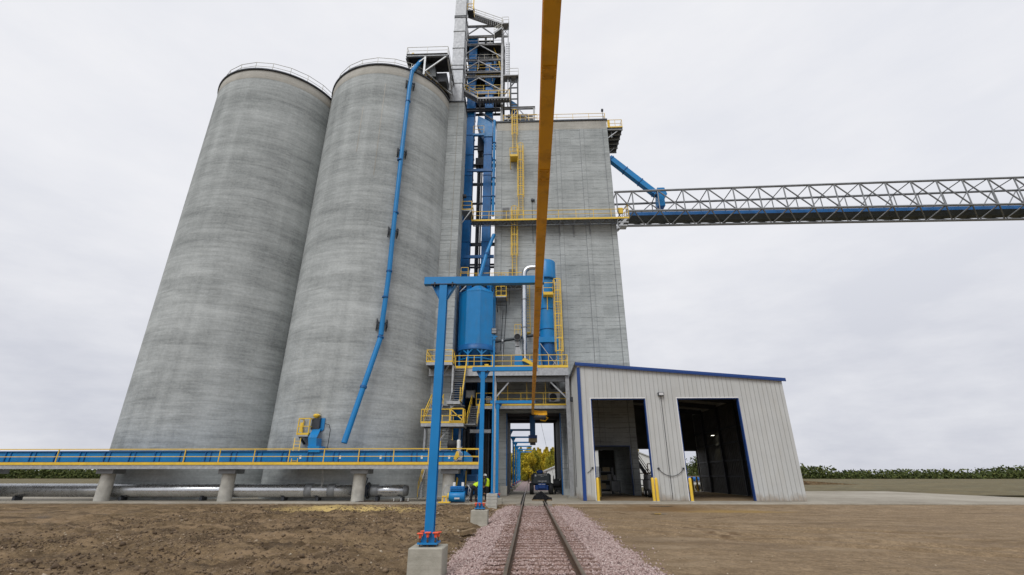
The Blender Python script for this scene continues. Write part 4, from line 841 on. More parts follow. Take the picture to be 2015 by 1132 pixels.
# mid walkway behind the first gantry arm
YW = 44.9; zM = W(960,556,YW).z; ml, mr = W(905,556,YW).x, W(1031,556,YW).x
mw = thing('mid_walkway', 'middle walkway with yellow rails above the hopper bin', 'walkway', (0, YW, zM))
b_ = M(); b_.box(ml,mr,YW,YF-.06,zM-.08,zM); b_.build('deck', MT['steel'], mw)
b_ = M(); b_.rail([(ml,YW,zM),(mr,YW,zM)],1.07,1.9,.026,toe=.12); b_.bar((ml,YW-.03,zM-.08),(mr,YW-.03,zM-.08),.05,.16); b_.build('guardrail', MT['yellow'], mw)
b_ = M(); xs = np.linspace(ml,mr,13)
for i in range(12): b_.bar((xs[i],YW+.1,zM-.15 if i%2 else zM-.8),(xs[i+1],YW+.1,zM-.8 if i%2 else zM-.15),.06)
b_.bar((ml,YW+.1,zM-.85),(mr,YW+.1,zM-.85),.07); b_.build('truss', MT['dark'], mw)
b_ = M(); q = W(905,575,43.6); b_.bar(q,W(924,556,43.6),.09); b_.bar(W(898,566,43),W(910,553,43),.09); b_.build('bracket', MT['galv'], mw)
b_ = M(); u0 = W(908,548,43.9); b_.rail([(u0.x,43.4,zM),(W(922,548,43.9).x,43.4,zM)],1.07,.7,.026); b_.box(u0.x,W(922,548,43.9).x,43.4,45,zM-.1,zM-.005); b_.build('side_landing', MT['yellow'], mw)
lz = W(986,583,45.0).z; lp = thing('ladder_landing', 'small yellow caged ladder landing under the middle walkway, right of the hopper bin', 'platform', (W(986,580,45).x,45,lz))
a, b = W(976,583,45.0), W(996,583,45.0); b_ = M(); b_.box(a.x,b.x,45,YF-.01,lz-.1,lz); b_.build('deck', MT['galv'], lp)
b_ = M(); b_.rail([(a.x,YF-.1,lz),(a.x,45,lz),(b.x,45,lz),(b.x,YF-.1,lz)],1.1,.5,.03,toe=.12); b_.build('guardrail', MT['yellow'], lp)
b_ = M(); b_.bar((a.x,45.05,lz-.1),(a.x+.1,YF-.03,lz-1.3),.07); b_.bar((b.x,45.05,lz-.1),(b.x-.05,YF-.03,lz-1.3),.07); b_.bar((a.x+.1,45.8,lz-.7),(b.x-.1,45.8,lz-.7),.06); b_.build('bracket', MT['dark'], lp)
b_ = M(); q = (a.x+b.x)/2
for zz in (lz+1.3,lz+2.0,lz+2.6): b_.tube([(q-.35,45.9,zz),(q-.3,45.4,zz),(q,45.2,zz),(q+.3,45.4,zz),(q+.35,45.9,zz)],.03,6)
for dx in (-.33,0,.33): b_.bar((q+dx,45.3,lz+1.2),(q+dx,45.3,lz+2.6),.04)
b_.build('cage', MT['yellow'], lp)
b_ = M()
for px0, py0, px1, py1 in ((990,610,985,690),(997,600,990,700),(1003,566,1002,600)): b_.tube([W(px0,py0,YF-.06),W(px1,py1,YF-.06)],.025,6)
tag(b_.build('wall_conduit', MT['dark'], loc=W(990,610,YF)), 'thin dark conduits running down the concrete wall beside the hopper bin', 'conduit')
b_ = M()
fz0 = W(1040,640,YF-.3).z; fz1 = W(1040,560,YF-.3).z; ladder('small yellow wall ladder partly hidden behind the silver pipe', W(1038,600,YF-.3).x, YF-.3, fz0, fz1, None)
rb2 = thing('ladder_rest_bracket', 'yellow bracket platform on the wall behind the silver pipe', 'platform', W(1039,655,YF-.4)); a = W(1036,655,YF-.4); b = W(1044,655,YF-.4)
b_ = M(); b_.box(a.x,b.x,YF-.7,YF-.01,a.z-.1,a.z); b_.build('deck', MT['yellow'], rb2); b_ = M(); b_.rail([(b.x,YF-.1,a.z),(b.x,YF-.7,a.z),(a.x,YF-.7,a.z)],.9,.8,.03); b_.build('guardrail', MT['yellow'], rb2)
# silver pipe, fan, filter
YP = 44.6
sv = thing('silver_air_pipe', 'shiny galvanized air pipe with an elbow joining the blue dust filter', 'pipe', W(1031,705,YP))
e = [W(1033,712,YP)]+[W(1031.5,y_,YP) for y_ in (640,548)]; r0 = W(1031.5,540,YP); xe = W(1058,526,YP)
cen = Vector((r0.x+.75,YP,r0.z)); e += [cen+Vector((-.75*math.cos(g_),0,.75*math.sin(g_))) for g_ in np.linspace(0,PI/2,8)]
e += [Vector((xe.x,YP,cen.z+.75))]
M().tube(e,[.2]+[.27]*(len(e)-1),20).build('pipe', MT['spiral'], sv)
b_ = M()
for y_ in (548,590,645): q = W(1031.5,y_,YP); b_.tube([q-Vector((0,0,.04)),q+Vector((0,0,.04))],.32,16)
b_.build('flange', MT['steel'], sv)
YFI = 44.2; fx0, fx1 = W(1060.5,600,YFI).x, W(1092,600,YFI).x; fxc = (fx0+fx1)/2; fr_ = (fx1-fx0)/2
ft = thing('dust_filter', 'tall blue cylindrical dust filter right of the monorail beam on the equipment deck', 'filter', (fxc,YFI,zD))
z515, z549, z670, z678, z705 = (W(1080,y_,YFI).z for y_ in (517,551,668,674,712))
b_ = M(); b_.lathe([(fr_*1.22,z549),(fr_*1.22,z515-.1),(fr_*1.12,z515),(0,z515+.02)],(fxc,YFI,0),32); b_.build('head_drum', MT['blue'], ft)
b_ = M(); b_.lathe([(fr_,z670),(fr_,z549)],(fxc,YFI,0),32); b_.build('shell', MT['blue'], ft)
b_ = M(); z = z670
for py in (606,646): z = W(1080,py,YFI-fr_).z; b_.lathe([(fr_+.005,z-.03),(fr_+.05,z-.03),(fr_+.05,z+.03),(fr_+.005,z+.03)],(fxc,YFI,0),32)
b_.lathe([(fr_+.02,z549-.15),(fr_*1.22+.02,z549-.12),(fr_*1.22+.02,z549)],(fxc,YFI,0),32); b_.build('flange', MT['blued'], ft)
b_ = M(); b_.box(fxc-fr_-.15,fxc+fr_+.15,YFI-fr_-.1,YFI+fr_+.1,z678-.2,z670); b_.build('support_ring', MT['blue'], ft)
b_ = M(); b_.lathe([(fr_-.02,z678-.2),(fr_*.95,z705+.75),(fr_*.8,z705+.1),(fr_*.6,zD+.1)],(fxc,YFI,0),24); b_.build('hopper_cone', MT['blued'], ft)
for sx_ in (-1,1):
    for sy_ in (-1,1):
        b_ = M(); b_.bar((fxc+sx_*(fr_+.05),YFI+sy_*fr_,zD),(fxc+sx_*(fr_+.05),YFI+sy_*fr_,z678-.2),.14); b_.build('leg', MT['blue'], ft)
b_ = M(); b_.bar((fxc-fr_,YFI-fr_-.02,z678-.3),(fxc+fr_,YFI-fr_-.02,zD+.3),.06); b_.bar((fxc+fr_*.2,YFI-fr_-.02,zD+.2),(fxc+fr_,YFI-fr_-.02,zD+1.1),.05); b_.build('brace', MT['galv'], ft)
pz = W(1080,577,YFI-1.5).z; a = W(1069,577,YFI-1.5); b = W(1089,577,YFI-1.5)
b_ = M(); b_.box(a.x,b.x,YFI-1.5,YFI-.6,pz-.14,pz); b_.bar((fxc,YFI-1.2,pz-.1),(fxc,YFI-fr_,pz-1.5),.08); b_.build('service_platform', MT['yellow'], ft)
b_ = M(); b_.rail([(a.x,YFI-1.5,pz),(b.x,YFI-1.5,pz)],1.1,.9,.03,toe=.14); b_.rail([(b.x,YFI-1.5,pz),(b.x,YFI-.7,pz)],1.1,.9,.03); b_.build('guardrail', MT['yellow'], ft)
LX = W(1098,620,YFI-1.0).x; ladder('yellow caged ladder up the right side of the blue dust filter', LX, YFI-.75, zD, W(1097,551,YFI-.75).z, W(1099,693,YFI-.75).z, .46, .7)
fn = thing('blower_fan', 'blue blower on the deck with a grey transition and a black open inlet', 'fan', W(1018,716,YP-.6))
q = W(1018,663,YP-1.0); b_ = M(); b_.lathe([(.30,-.02),(.34,-.02),(.34,.7),(.28,.7)],q,24,axis='y'); b_.build('inlet_ring', MT['steel'], fn)
b_ = M(); b_.lathe([(.0,.04),(.30,.04)],q,24,axis='y'); b_.build('inlet_bore', MT['black'], fn)
yq = YP-.6; b_ = M(); A_ = [W(1015,683,yq),W(1023,683,yq),W(1027,698,yq),W(1013,698,yq)]; b_.ext(A_,(0,.5,0)); b_.ext([W(1014,672,yq),W(1022,672,yq),W(1022,681,yq),W(1014,681,yq)],(0,.4,0)); b_.build('transition', MT['galv'], fn)
b_ = M(); b_.ext([W(1013,698.6,yq),W(1027,698.6,yq),W(1031,721,yq),W(1012,721,yq)],(0,.8,0)); b_.bevbox(W(1026,710,yq).x,W(1052,710,yq).x,yq+.1,yq+.9,zD,W(1040,706,yq).z,.06); b_.build('housing', MT['blue'], fn)
b_ = M(); b_.ext([W(1027,709,yq-.3),W(1032,704,yq-.3),W(1051,715,yq-.3),W(1051,721,yq-.3)],(0,.25,0)); b_.build('belt_guard', MT['yellow'], fn)
cp = thing('cross_pipe', 'dark round pipe running across from the hopper bin to the dust filter', 'pipe', W(1010,665,YP+.3))
b_ = M(); b_.tube([W(972,673,YP+.3),W(1012,667,YP+.3),W(1035,662,YP+.3),W(1062,659,YP+.3)],.15,14); b_.build('pipe', MT['cwt'], cp)
q = W(989,672,YP+.3); b_ = M(); b_.tube([(q.x,q.y,zD),q],.06,8); b_.tube([q-Vector((.08,0,0)),q+Vector((.08,0,0))],.22,12); b_.build('support', MT['galv'], cp)
yb_ = thing('blower_cage', 'yellow railed guard frame on the wall above the blower inlet', 'guard frame', W(1018,655,YF-.5)); a, b = W(1013,660,YF-.6), W(1026,660,YF-.6); b_ = M(); b_.rail([(a.x,YF-.6,a.z),(b.x,YF-.6,a.z)],1.15,.3,.025); b_.box(a.x,b.x,YF-.65,YF-.02,a.z-.08,a.z); b_.build('frame', MT['yellow'], yb_)

# ------------------------------------------------------------------ stair tower at the silo corner
stt = thing('stair_tower', 'zigzag steel stair tower with yellow railings and landings at the foot of the wing wall', 'stair', (-7.6, 40.5, 2.3))
def landing(x0,x1,y0,y1,z,rails,gate=False):
    b_ = M(); b_.box(x0,x1,y0+.06,y1,z-.06,z)
    for i in range(5): yy = y0+.15+(y1-y0-.3)*i/4; b_.bar((x0+.06,yy,z-.16),(x1-.06,yy,z-.16),.06,.18)
    b_.build('landing', MT['steel'], stt)
    b_ = M(); b_.box(x0,x1,y0,y0+.06,z-.26,z+.0); b_.box(x1-.06,x1,y0+.06,y1,z-.26,z-.002); b_.box(x0,x0+.06,y0+.06,y1,z-.26,z-.002); b_.build('edge_channel', MT['galv'], stt)
    b_ = M(); b_.rail(rails,1.1,1.0,.03,toe=.14); b_.build('guardrail', MT['yellow'], stt)
u0, u1 = W(839,713,40.2), W(890,713,40.2); zU = u0.z
landing(u0.x,u1.x,40.2,42.0,zU,[(u0.x,42,zU),(u0.x,40.2,zU),(u1.x,40.2,zU),(u1.x,41.2,zU)])
b_ = M(); b_.bar(W(840,688,40.17)+Vector((0,0,-.1)),(W(851,713,40.17).x,40.17,zU+.1),.04); b_.bar((W(852,700,40.17).x,40.17,zU+.5),(W(862,713,40.17).x,40.17,zU+.1),.04); b_.build('gate_brace', MT['yellow'], stt)
b_ = M(); b_.bar((u1.x-.3,40.3,zU-.2),(u1.x-1.8,42.4,zU-2.1),.1); b_.build('brace', MT['galv'], stt)
n0, n1 = W(881,789,39.0), W(905,789,39.0); zN = n0.z
t1 = W(889,722,42.2)
flight(stt, (n0.x+.05,39.9,zN), (n0.x+.05,42.1,zU-.05), (1.0,0,0), 16, 'yellow', 'steel', (1,))
landing(n0.x-.1,n1.x,39.0,40.1,zN,[(n1.x,39.0,zN),(n1.x,40.1,zN)])
v0, v1 = W(828,833,38.7), W(912,833,38.7); zV = v0.z
landing(v0.x,v1.x,38.7,40.6,zV,[(v0.x,40.6,zV),(v0.x,38.7,zV),(v1.x,38.7,zV),(v1.x,39.5,zV)])
gx0, gx1 = W(886,820,38.66).x, W(911,820,38.66).x
b_ = M()
for a_, c_ in (((gx0,38.66,zV+.1),(gx0,38.66,zV+1.15)),((gx1,38.66,zV+.1),(gx1,38.66,zV+1.15)),((gx0,38.66,zV+1.15),(gx1,38.66,zV+1.15)),((gx0,38.66,zV+.15),(gx1,38.66,zV+.15)),((gx0,38.66,zV+1.1),(gx1,38.66,zV+.2)),((gx0,38.66,zV+.6),(gx1,38.66,zV+.6))): b_.bar(a_,c_,.07)
b_.build('gate', MT['yellow'], stt)
fb = W(834,826,39.2); b_ = M(); b_.box(fb.x,n1.x,41.6,42.45,zN-.08,zN); b_.build('landing', MT['steel'], stt)
flight(stt, (fb.x,39.2,zV), (fb.x+.05,41.6,zN), (1.05,0,0), 11, 'yellow', 'galv', (0, 1), .16)
b_ = M(); b_.box(v1.x,v1.x+.9,39.2,40.6,zV-.1,zV); b_.build('landing', MT['steel'], stt)
k0 = W(917,838,40.5); flight(stt, (v1.x+.05,40.5,zV), (v1.x+.05,43.5,zK), (.85,0,0), 11, 'yellow', 'steel')
flight(stt, (W(869,880,39.6).x,38.9,2.4), (W(869,845,40.6).x,40.6,zV-.1), (.95,0,0), 14, 'yellow', 'steel')
b_ = M(); b_.bar(W(864,869,38.8),W(885,840,39.5),.1); b_.bar(W(884,806,39.3),W(904,788,39.3),.1); b_.build('brace', MT['galv'], stt)
for px_, yy, z1_ in ((838,42.1,zU),(888,40.5,zU),(840,40.5,zV),(907,40.5,zV)):
    xx = W(px_,800,yy).x; b_ = M(); b_.bar((xx,yy,0),(xx,yy,z1_-.28),.16); b_.build('post', MT['galv'], stt)

# ------------------------------------------------------------------ left conveyor and its walkway
YCF = 34.75; zc = W(700,914.5,YCF).z; xl = -44.0; xr = W(942,914,YCF).x
cw = thing('conveyor_walkway', 'raised walkway with yellow railing along the blue conveyor at the silo foot', 'walkway', ((xl+xr)/2, YCF, 0))
b_ = M(); b_.box(xl,xr,YCF+.02,YCF+2.0,zc-.08,zc); b_.build('deck', MT['steel'], cw)
zb_ = W(700,922,YCF).z; b_ = M(); b_.box(xl,xr,YCF-.02,YCF+.02,zb_,zc+.0); b_.box(xl,xr,YCF-.08,YCF+.08,zb_-.03,zb_); b_.build('edge_beam', MT['galv'], cw)
b_ = M(); b_.box(xl,xr,YCF-.06,YCF-.025,zc-.01,zc+.17); b_.build('toe_board', MT['yellow'], cw)
b_ = M(); b_.rail([(W(635-69*i,914,YCF).x,YCF,zc) for i in range(-4,5)]+[(xl,YCF,zc)],W(700,883.5,YCF).z-zc,9,.03); b_.rail([(W(911,914,YCF).x,YCF,zc),(xr,YCF,zc)],W(700,883.5,YCF).z-zc,2.4,.03); b_.build('guardrail', MT['yellow'], cw)
b_ = M(); b_.rail([(W(911,914,YCF).x,YCF+1.9,zc),(xr,YCF+1.9,zc)],1.1,1.3,.03); b_.build('rear_guardrail', MT['yellow'], cw)
kx = [W(705,960,35.5).x, W(882,960,35.5).x, -22.0, -31.0, -40.0]
for i, xx in enumerate(kx):
    b_ = M(); b_.lathe([(.46,-.1),(.44,zb_-.35)],(xx,35.6,0),24); b_.build('column', MT['block'], cw)
    b_ = M(); b_.bevbox(xx-.5,xx+.75,35.0,36.2,zb_-.35,zb_-.04,.02); b_.build('column_cap', MT['steel'], cw)
xe_ = W(928,900,YCF+.8).x
dc = thing('drag_conveyor', 'long enclosed blue drag conveyor on the raised walkway', 'conveyor', ((xl+xe_)/2, YCF+1.0, zc))
zc0, zc1 = W(700,909,YCF+.7).z, W(700,888.5,YCF+.7).z
b_ = M(); b_.bevbox(xl+.5,xe_-.9,YCF+.7,YCF+1.6,zc0,zc1,.02); b_.ext([(xe_-.9,YCF+.72,zc0),(xe_,YCF+.72,zc0),(xe_,YCF+.72,zc0+.35),(xe_-.45,YCF+.72,zc1),(xe_-.9,YCF+.72,zc1)],(0,.86,0)); b_.build('casing', MT['blue'], dc)
b_ = M(); x = xl+1
while x < xe_-1:
    b_.box(x,x+.06,YCF+.62,YCF+.7,zc0+.03,zc1); b_.box(x+.38,x+.44,YCF+.64,YCF+.7,zc0+.03,zc1); x += 1.9
b_.build('flange', MT['blued'], dc)
b_ = M(); b_.box(xl+.6,xe_-.9,YCF+.6,YCF+1.7,zc1,zc1+.05); b_.build('lid', MT['blued'], dc)
for px_ in (591,669,749,830,884):
    q = W(px_,900,YCF+.69); M().box(q.x-.07,q.x+.07,YCF+.68,YCF+.699,q.z-.11,q.z+.11).build('sticker', MT['white'], dc)
dm = W(893,877,YCF+1.0); b_ = M(); b_.lathe([(.0,-.35),(.28,-.35),(.33,-.25),(.33,.3),(.0,.3)],(dm.x-.1,YCF+1.1,dm.z+.05),20,axis='x'); b_.build('motor', MT['black'], dc)
b_ = M(); b_.bevbox(dm.x+.24,dm.x+.46,YCF+.8,YCF+1.4,zc1+.05,dm.z+.4,.06); b_.build('gearbox', MT['white'], dc)
q = W(898,897,YCF+.5); b_ = M(); b_.ext([(q.x-.2,YCF+.5,q.z-.2),(q.x-.05,YCF+.5,q.z-.3),(q.x+.18,YCF+.5,q.z-.05),(q.x+.2,YCF+.5,q.z+.3),(q.x,YCF+.5,q.z+.32)],(0,.15,0)); b_.build('chain_guard', MT['yellow'], dc)
b_ = M(); q = W(905,903,YCF+.68); b_.box(q.x-.14,q.x+.14,YCF+.66,YCF+.7,q.z-.1,q.z+.12); b_.build('warning_sticker', MT['letter'], dc)
b_ = M()
for k in range(4):
    x = dm.x+.3+k*.12; b_.tube([(x,YCF+.6,dm.z-.1),(x+.1-.2*k*.3,YCF+.45,dm.z-.4),(x+.25,YCF+.5,dm.z-.75),(x-.2*k,YCF+.6,dm.z-1.1)],.014,5)
b_.build('cable', MT['white'], dc)
# silo gate chute on the left
gc = thing('silo_gate_chute', 'blue silo outlet chute with a yellow actuator feeding the drag conveyor', 'chute', W(608,885,36.0))
Yg = 35.4
b_ = M(); b_.ext([W(606,862,Yg),W(623,862,Yg),W(622,878,Yg),W(607,878,Yg)],(0,.9,0)); b_.ext([W(605,877.5,Yg-.08),W(628,877.5,Yg-.08),W(629,890,Yg-.08),W(607,890,Yg-.08)],(0,1.1,0)); 
b_.add([W(606,861.5,Yg),W(623,861.5,Yg),W(633,840,Yg+1.6),W(618,840,Yg+1.6),W(606,861.5,Yg+.9),W(624,861.5,Yg+.9),W(634,842,Yg+2.4),W(619,842,Yg+2.4)],[(0,1,2,3),(1,5,6,2),(4,0,3,7),(3,2,6,7),(5,4,7,6)])
b_.build('chute_body', MT['blue'], gc)
q0 = W(624,833,36.9); b_ = M(); b_.bevbox(q0.x-.33,q0.x+.33,36.6,37.1,q0.z-.5,q0.z+.35,.03); b_.build('gate_box', MT['dark'], gc)
b_ = M(); b_.ext([W(630,823,36.8),W(640,823,36.8),W(637,845,36.8),W(631,850,36.8)],(0,.6,0)); b_.build('side_plate', MT['blue'], gc)
q = W(622,820,36.7); b_ = M(); b_.lathe([(.06,-.25),(.1,-.1),(.22,0),(.24,.12),(.16,.2),(0,.22)],(q.x,36.75,q.z),16); b_.bevbox(q.x-.22,q.x+.28,36.6,36.9,q.z+.02,q.z+.16,.05); b_.build('actuator', MT['yellow'], gc)
b_ = M(); q = W(640,834,36.8); b_.tube([q,W(648,836,36.7),W(650,846,36.6),W(644,884,36.2)],.025,6); b_.tube([W(627,813,36.7),W(632,815,36.7),W(632,826,36.8)],.018,6); b_.build('cable', MT['black'], gc)
b_ = M(); b_.tube([W(636,921,35.6),W(634,940,35.7),W(632,962,36.0)],.03,6); b_.tube([W(633,921,35.6),W(637,944,35.7),W(632,962,36.0)],.025,6); b_.build('hanging_cable', MT['galv'], gc)
ga2 = thing('gate_platform', 'small yellow caged access platform left of the silo outlet chute', 'platform', W(595,855,36.3))
a, b = W(584,856,36.2), W(606,856,36.2); b_ = M(); b_.box(a.x,b.x,36.2,37.1,a.z-.12,a.z); b_.build('deck', MT['galv'], ga2)
b_ = M(); b_.rail([(a.x,37.0,a.z),(a.x,36.2,a.z),(b.x,36.2,a.z),(b.x,37.0,a.z)],1.2,.8,.035,toe=.15); b_.box(a.x+.15,a.x+.35,36.16,36.19,a.z+.2,a.z+.9); b_.build('guardrail', MT['yellow'], ga2)
b_ = M(); b_.bar(W(589,858,36.25),W(599,874,37.0),.12); b_.build('bracket', MT['dark'], ga2)
b_ = M(); b_.bar(W(584,914,35.3),W(592,862,36.1),.05); b_.bar(W(584,914,35.3)-Vector((.45,0,0)),W(592,862,36.1)-Vector((.45,0,0)),.05)
for k in range(8): p = W(584,914,35.3).lerp(W(592,862,36.1),k/8); b_.bar(p,p-Vector((.45,0,0)),.035)
b_.build('ladder', MT['yellow'], ga2)
# horizontal air duct along the silo foot
ad = thing('aeration_duct', 'silver spiral air duct lying along the silo foot behind the concrete column', 'duct', W(700,970,36.3))
zA_ = .68; da, db = -41.0, W(808,970,36.25).x
for nm, x0_, x1_, r_ in (('duct_section',da,W(700,970,36.3).x,.45),('reducer_section',W(726,970,36.3).x,db-.5,.40)):
    b_ = M(); b_.lathe([(0,0),(r_,0),(r_,x1_-x0_),(0,x1_-x0_)],(x0_,36.3,zA_),28,axis='x'); b_.build(nm, MT['spiral'], ad)
b_ = M()
for px_ in (609,654,738): q = W(px_,970,36.3).x; rr = .47 if px_ < 700 else .42; b_.lathe([(rr-.03,-.28),(rr,-.26),(rr,.26),(rr-.03,.28)],(q,36.3,zA_),28,axis='x')
b_.build('coupling', MT['steel'], ad)
b_ = M(); x0_ = W(700,970,36.3).x; x1_ = W(726,970,36.3).x; b_.bevbox(x0_+.3,x1_-.12,35.95,36.65,zA_-.4,zA_+.4,.06); b_.build('blower_body', MT['blued'], ad)
b_ = M()
for xx in (x0_-.03,x0_+.2,x1_-.1): b_.lathe([(.44,0),(.56,0),(.56,.08),(.44,.08)],(xx,36.3,zA_),24,axis='x')
b_.tube([(x0_+.2,36,zA_+.4),(x0_+.15,36,zA_+.75),(x0_+.35,36,zA_+.8)],.04,6); b_.tube([(x1_-.2,36,zA_+.4),(x1_-.1,36,zA_+.85),(x1_-.25,36,zA_+.85)],.04,6); b_.build('flange', MT['dark'], ad)
b_ = M(); b_.lathe([(.40,0),(.34,.28),(.0,.3)],(db-.5,36.3,zA_),24,axis='x'); b_.build('end_cap', MT['steel'], ad)
for xx in (-38,-30,-24,-18,-15.5,-11.2,-9.4): b_ = M(); b_.box(xx-.1,xx+.1,36.0,36.6,-.02,.26); b_.build('saddle', MT['dark'], ad)
gs = thing('ground_stair', 'steep grey steel stair with a yellow handrail from the pad up to the conveyor walkway', 'stair', W(825,982,36.9))
flight(gs, W(821,980.5,36.7), Vector((W(821,980.5,36.7).x+.05,38.7,W(840,922,38.7).z)), (.72,0,0), 11, 'yellow', 'galv', (0, 1), .14)
b_ = M(); q = W(826,970,36.8)
tc_ = thing('trench_shade', 'black strip standing in for the shade of the open trench before the silo', 'trench shade', W(770,985,0)); a, b = G(712,986,0), G(826,983,0)
b_ = M(); b_.box(a.x,b.x,34.75,35.35,.003,.02); b_.build('plate', MT['black'], tc_)  # flat black strip painting the darkness of the open trench
b_ = M(); b_.tube([(a.x+.2,35.0,.03),(b.x,34.97,.03)],.02,6); b_.build('edge_rod', MT['rust'], tc_)
for k, px_ in enumerate((778,792,806)):
    q = G(px_,986,0); o_ = tag(M().tube([(q.x,35.9,-.02),(q.x,35.9,.22)],.025,10).build('pipe_stub', MT['white'], loc=(q.x,35.9,0)), 'short white pipe stub standing up from the pad by the silo foot', 'pipe stub', 'white pipe stubs')

# ------------------------------------------------------------------ gantry posts, piers, monorail
XP, GY0, GDY, ZARM = -2.5, 11.6, 11.35, 6.62
zpt = W(838,1079,11.25).z
gp = thing('gantry_post', 'nearest blue gantry post with an overhead arm, on the largest concrete pier', 'gantry post', (XP,GY0,zpt), 'blue gantry posts along the track')
b_ = M(); b_.ibeam((XP,GY0,zpt+.09),(XP,GY0,ZARM-.1),.2,.2,.02,(0,1,0)); b_.box(XP-.1,XP+.1,GY0-.104,GY0-.098,zpt+.09,ZARM-.1); b_.build('column', MT['blue'], gp)
b_ = M(); b_.ext([(XP-.31,GY0-.012,ZARM-.13),(XP+.31,GY0-.012,ZARM-.13),(XP+.31,GY0-.012,ZARM-.16),(XP+.102,GY0-.012,ZARM-.55),(XP-.102,GY0-.012,ZARM-.55),(XP-.31,GY0-.012,ZARM-.16)],(0,.024,0))
b_.ext([(XP-.31,GY0-.1,ZARM-.14),(XP-.104,GY0-.1,ZARM-.5),(XP-.104,GY0+.1,ZARM-.5),(XP-.31,GY0+.1,ZARM-.14)],(-.012,0,.012)); b_.ext([(XP+.31,GY0-.1,ZARM-.14),(XP+.104,GY0-.1,ZARM-.5),(XP+.104,GY0+.1,ZARM-.5),(XP+.31,GY0+.1,ZARM-.14)],(.012,0,.012)); b_.build('haunch', MT['blue'], gp)
b_ = M(); b_.ibeam((XP-.52,GY0,ZARM),(.2,GY0,ZARM),.16,.21,.02); b_.box(XP-.53,XP-.515,GY0-.08,GY0+.08,ZARM-.105,ZARM+.105); b_.box(XP-.515,.2,GY0-.083,GY0-.078,ZARM-.1,ZARM+.1); b_.build('arm', MT['blue'], gp)
b_ = M(); b_.box(XP-.33,XP+.33,GY0-.12,GY0+.12,ZARM-.13,ZARM-.107)
for s_ in (-1,1):
    for q_ in (-1,1): b_.tube([(XP+s_*.24,GY0+q_*.09,ZARM-.2),(XP+s_*.24,GY0+q_*.09,ZARM-.06)],.022,6)
b_.build('cap_plate', MT['dark'], gp)
b_ = M(); b_.box(XP-.22,XP+.22,GY0-.22,GY0+.22,zpt+.05,zpt+.085); b_.ext([(XP-.19,GY0-.012,zpt+.085),(XP+.19,GY0-.012,zpt+.085),(XP+.11,GY0-.012,zpt+.3),(XP-.11,GY0-.012,zpt+.3)],(0,.024,0)); b_.ext([(XP-.17,GY0-.112,zpt+.085),(XP+.17,GY0-.112,zpt+.085),(XP+.1,GY0-.112,zpt+.27),(XP-.1,GY0-.112,zpt+.27)],(0,.006,0)); b_.build('base_plate', MT['blue'], gp)
bolt0 = None
for bx_, by_ in ((-.17,-.17),(0,-.185),(.17,-.17),(-.17,.17),(.17,.17)):
    if bolt0 is None:
        b_ = M(); b_.tube([(XP,GY0,zpt-.02),(XP,GY0,zpt+.24)],.014,8); b_.tube([(XP,GY0,zpt+.085),(XP,GY0,zpt+.11)],.03,6); bolt0 = b_.build('anchor_bolt', MT['rust'], gp)
        b_ = M(); b_.tube([(XP,GY0,zpt+.17),(XP,GY0,zpt+.25)],[.028,.034],10); b_.bevbox(XP-.065,XP+.065,GY0-.065,GY0+.065,zpt+.245,zpt+.275,.012); b_.build('bolt_cap', MT['cap'], bolt0); bb = bolt0
        bb.location = (bx_,by_,0)
    else: copy_tree(bolt0, (bx_,by_,random.uniform(-.015,.02)), gp)
pr = tag(M().bevbox(XP-.37,XP+.37,GY0-.37,GY0+.37,-.75,zpt,.018).build('concrete_pier', MT['pier'], loc=(XP,GY0,-.3)), 'large square concrete pier under the nearest blue gantry post', 'pier', 'concrete piers under the gantry posts')
NM = ['second nearest','third nearest']+[None]*2
FAR = ['first','second','third','fourth','fifth','sixth']
for k in (1,2,4,5,6,7,8,9):
    y = GY0+GDY*k
    g2 = copy_tree(gp, (XP,y,zpt)); p2 = pr.copy(); COL.objects.link(p2); p2.location = (XP,y,-.3)
    if k < 3: g2['label'] = f'{NM[k-1]} blue gantry post before the building, '+('right of the crouching worker' if k == 1 else 'just right of the slim light pole'); p2['label'] = f'concrete pier under the {NM[k-1]} blue gantry post'
    else: g2['label'] = f'{FAR[k-4]} of the blue gantry posts seen through the portal, counted from the building'; p2['label'] = f'concrete pier of the {FAR[k-4]} gantry post beyond the portal'
mr_ = thing('monorail_beam', 'long ochre yellow monorail beam running overhead along the track into the building', 'monorail beam', (.04,20,6.2))
zB = 6.2
def mono(pts, nm):
    b_ = M()
    for z_, w_, h_ in ((zB,.18,.03),(zB+.3,.18,.03)):
        vs_ = []
        for i,p in enumerate(pts):
            a = Vector(pts[max(0,i-1)]); c = Vector(pts[min(len(pts)-1,i+1)]); d_ = (c-a).normalized(); nrm = Vector((-d_.y,d_.x,0))*w_/2
            vs_ += [(p[0]+nrm.x,p[1]+nrm.y,z_),(p[0]-nrm.x,p[1]-nrm.y,z_),(p[0]-nrm.x,p[1]-nrm.y,z_+h_),(p[0]+nrm.x,p[1]+nrm.y,z_+h_)]
        k = len(pts); fs_ = [(i*4+j,i*4+(j+1)%4,i*4+4+(j+1)%4,i*4+4+j) for i in range(k-1) for j in range(4)]+[(3,2,1,0),((k-1)*4,(k-1)*4+1,(k-1)*4+2,(k-1)*4+3)]
        b_.add(vs_,fs_)
    for p,q in zip(pts,pts[1:]): b_.bar((p[0],p[1],zB+.165),(q[0],q[1],zB+.165),.014,.272)
    return b_.build(nm, MT['ochre'], mr_)
XM = .045
mono([(XM,-9,0),(XM,10.2,0)],'rail_section'); mono([(XM,10.205,0),(XM,21,0)],'rail_section'); mono([(XM,21.005,0),(XM,38.0,0)],'rail_section')
mono([(XM+.85-.85*math.cos(g_),38.005+.85*math.sin(g_),0) for g_ in np.linspace(0,PI*.62,12)],'curved_end')
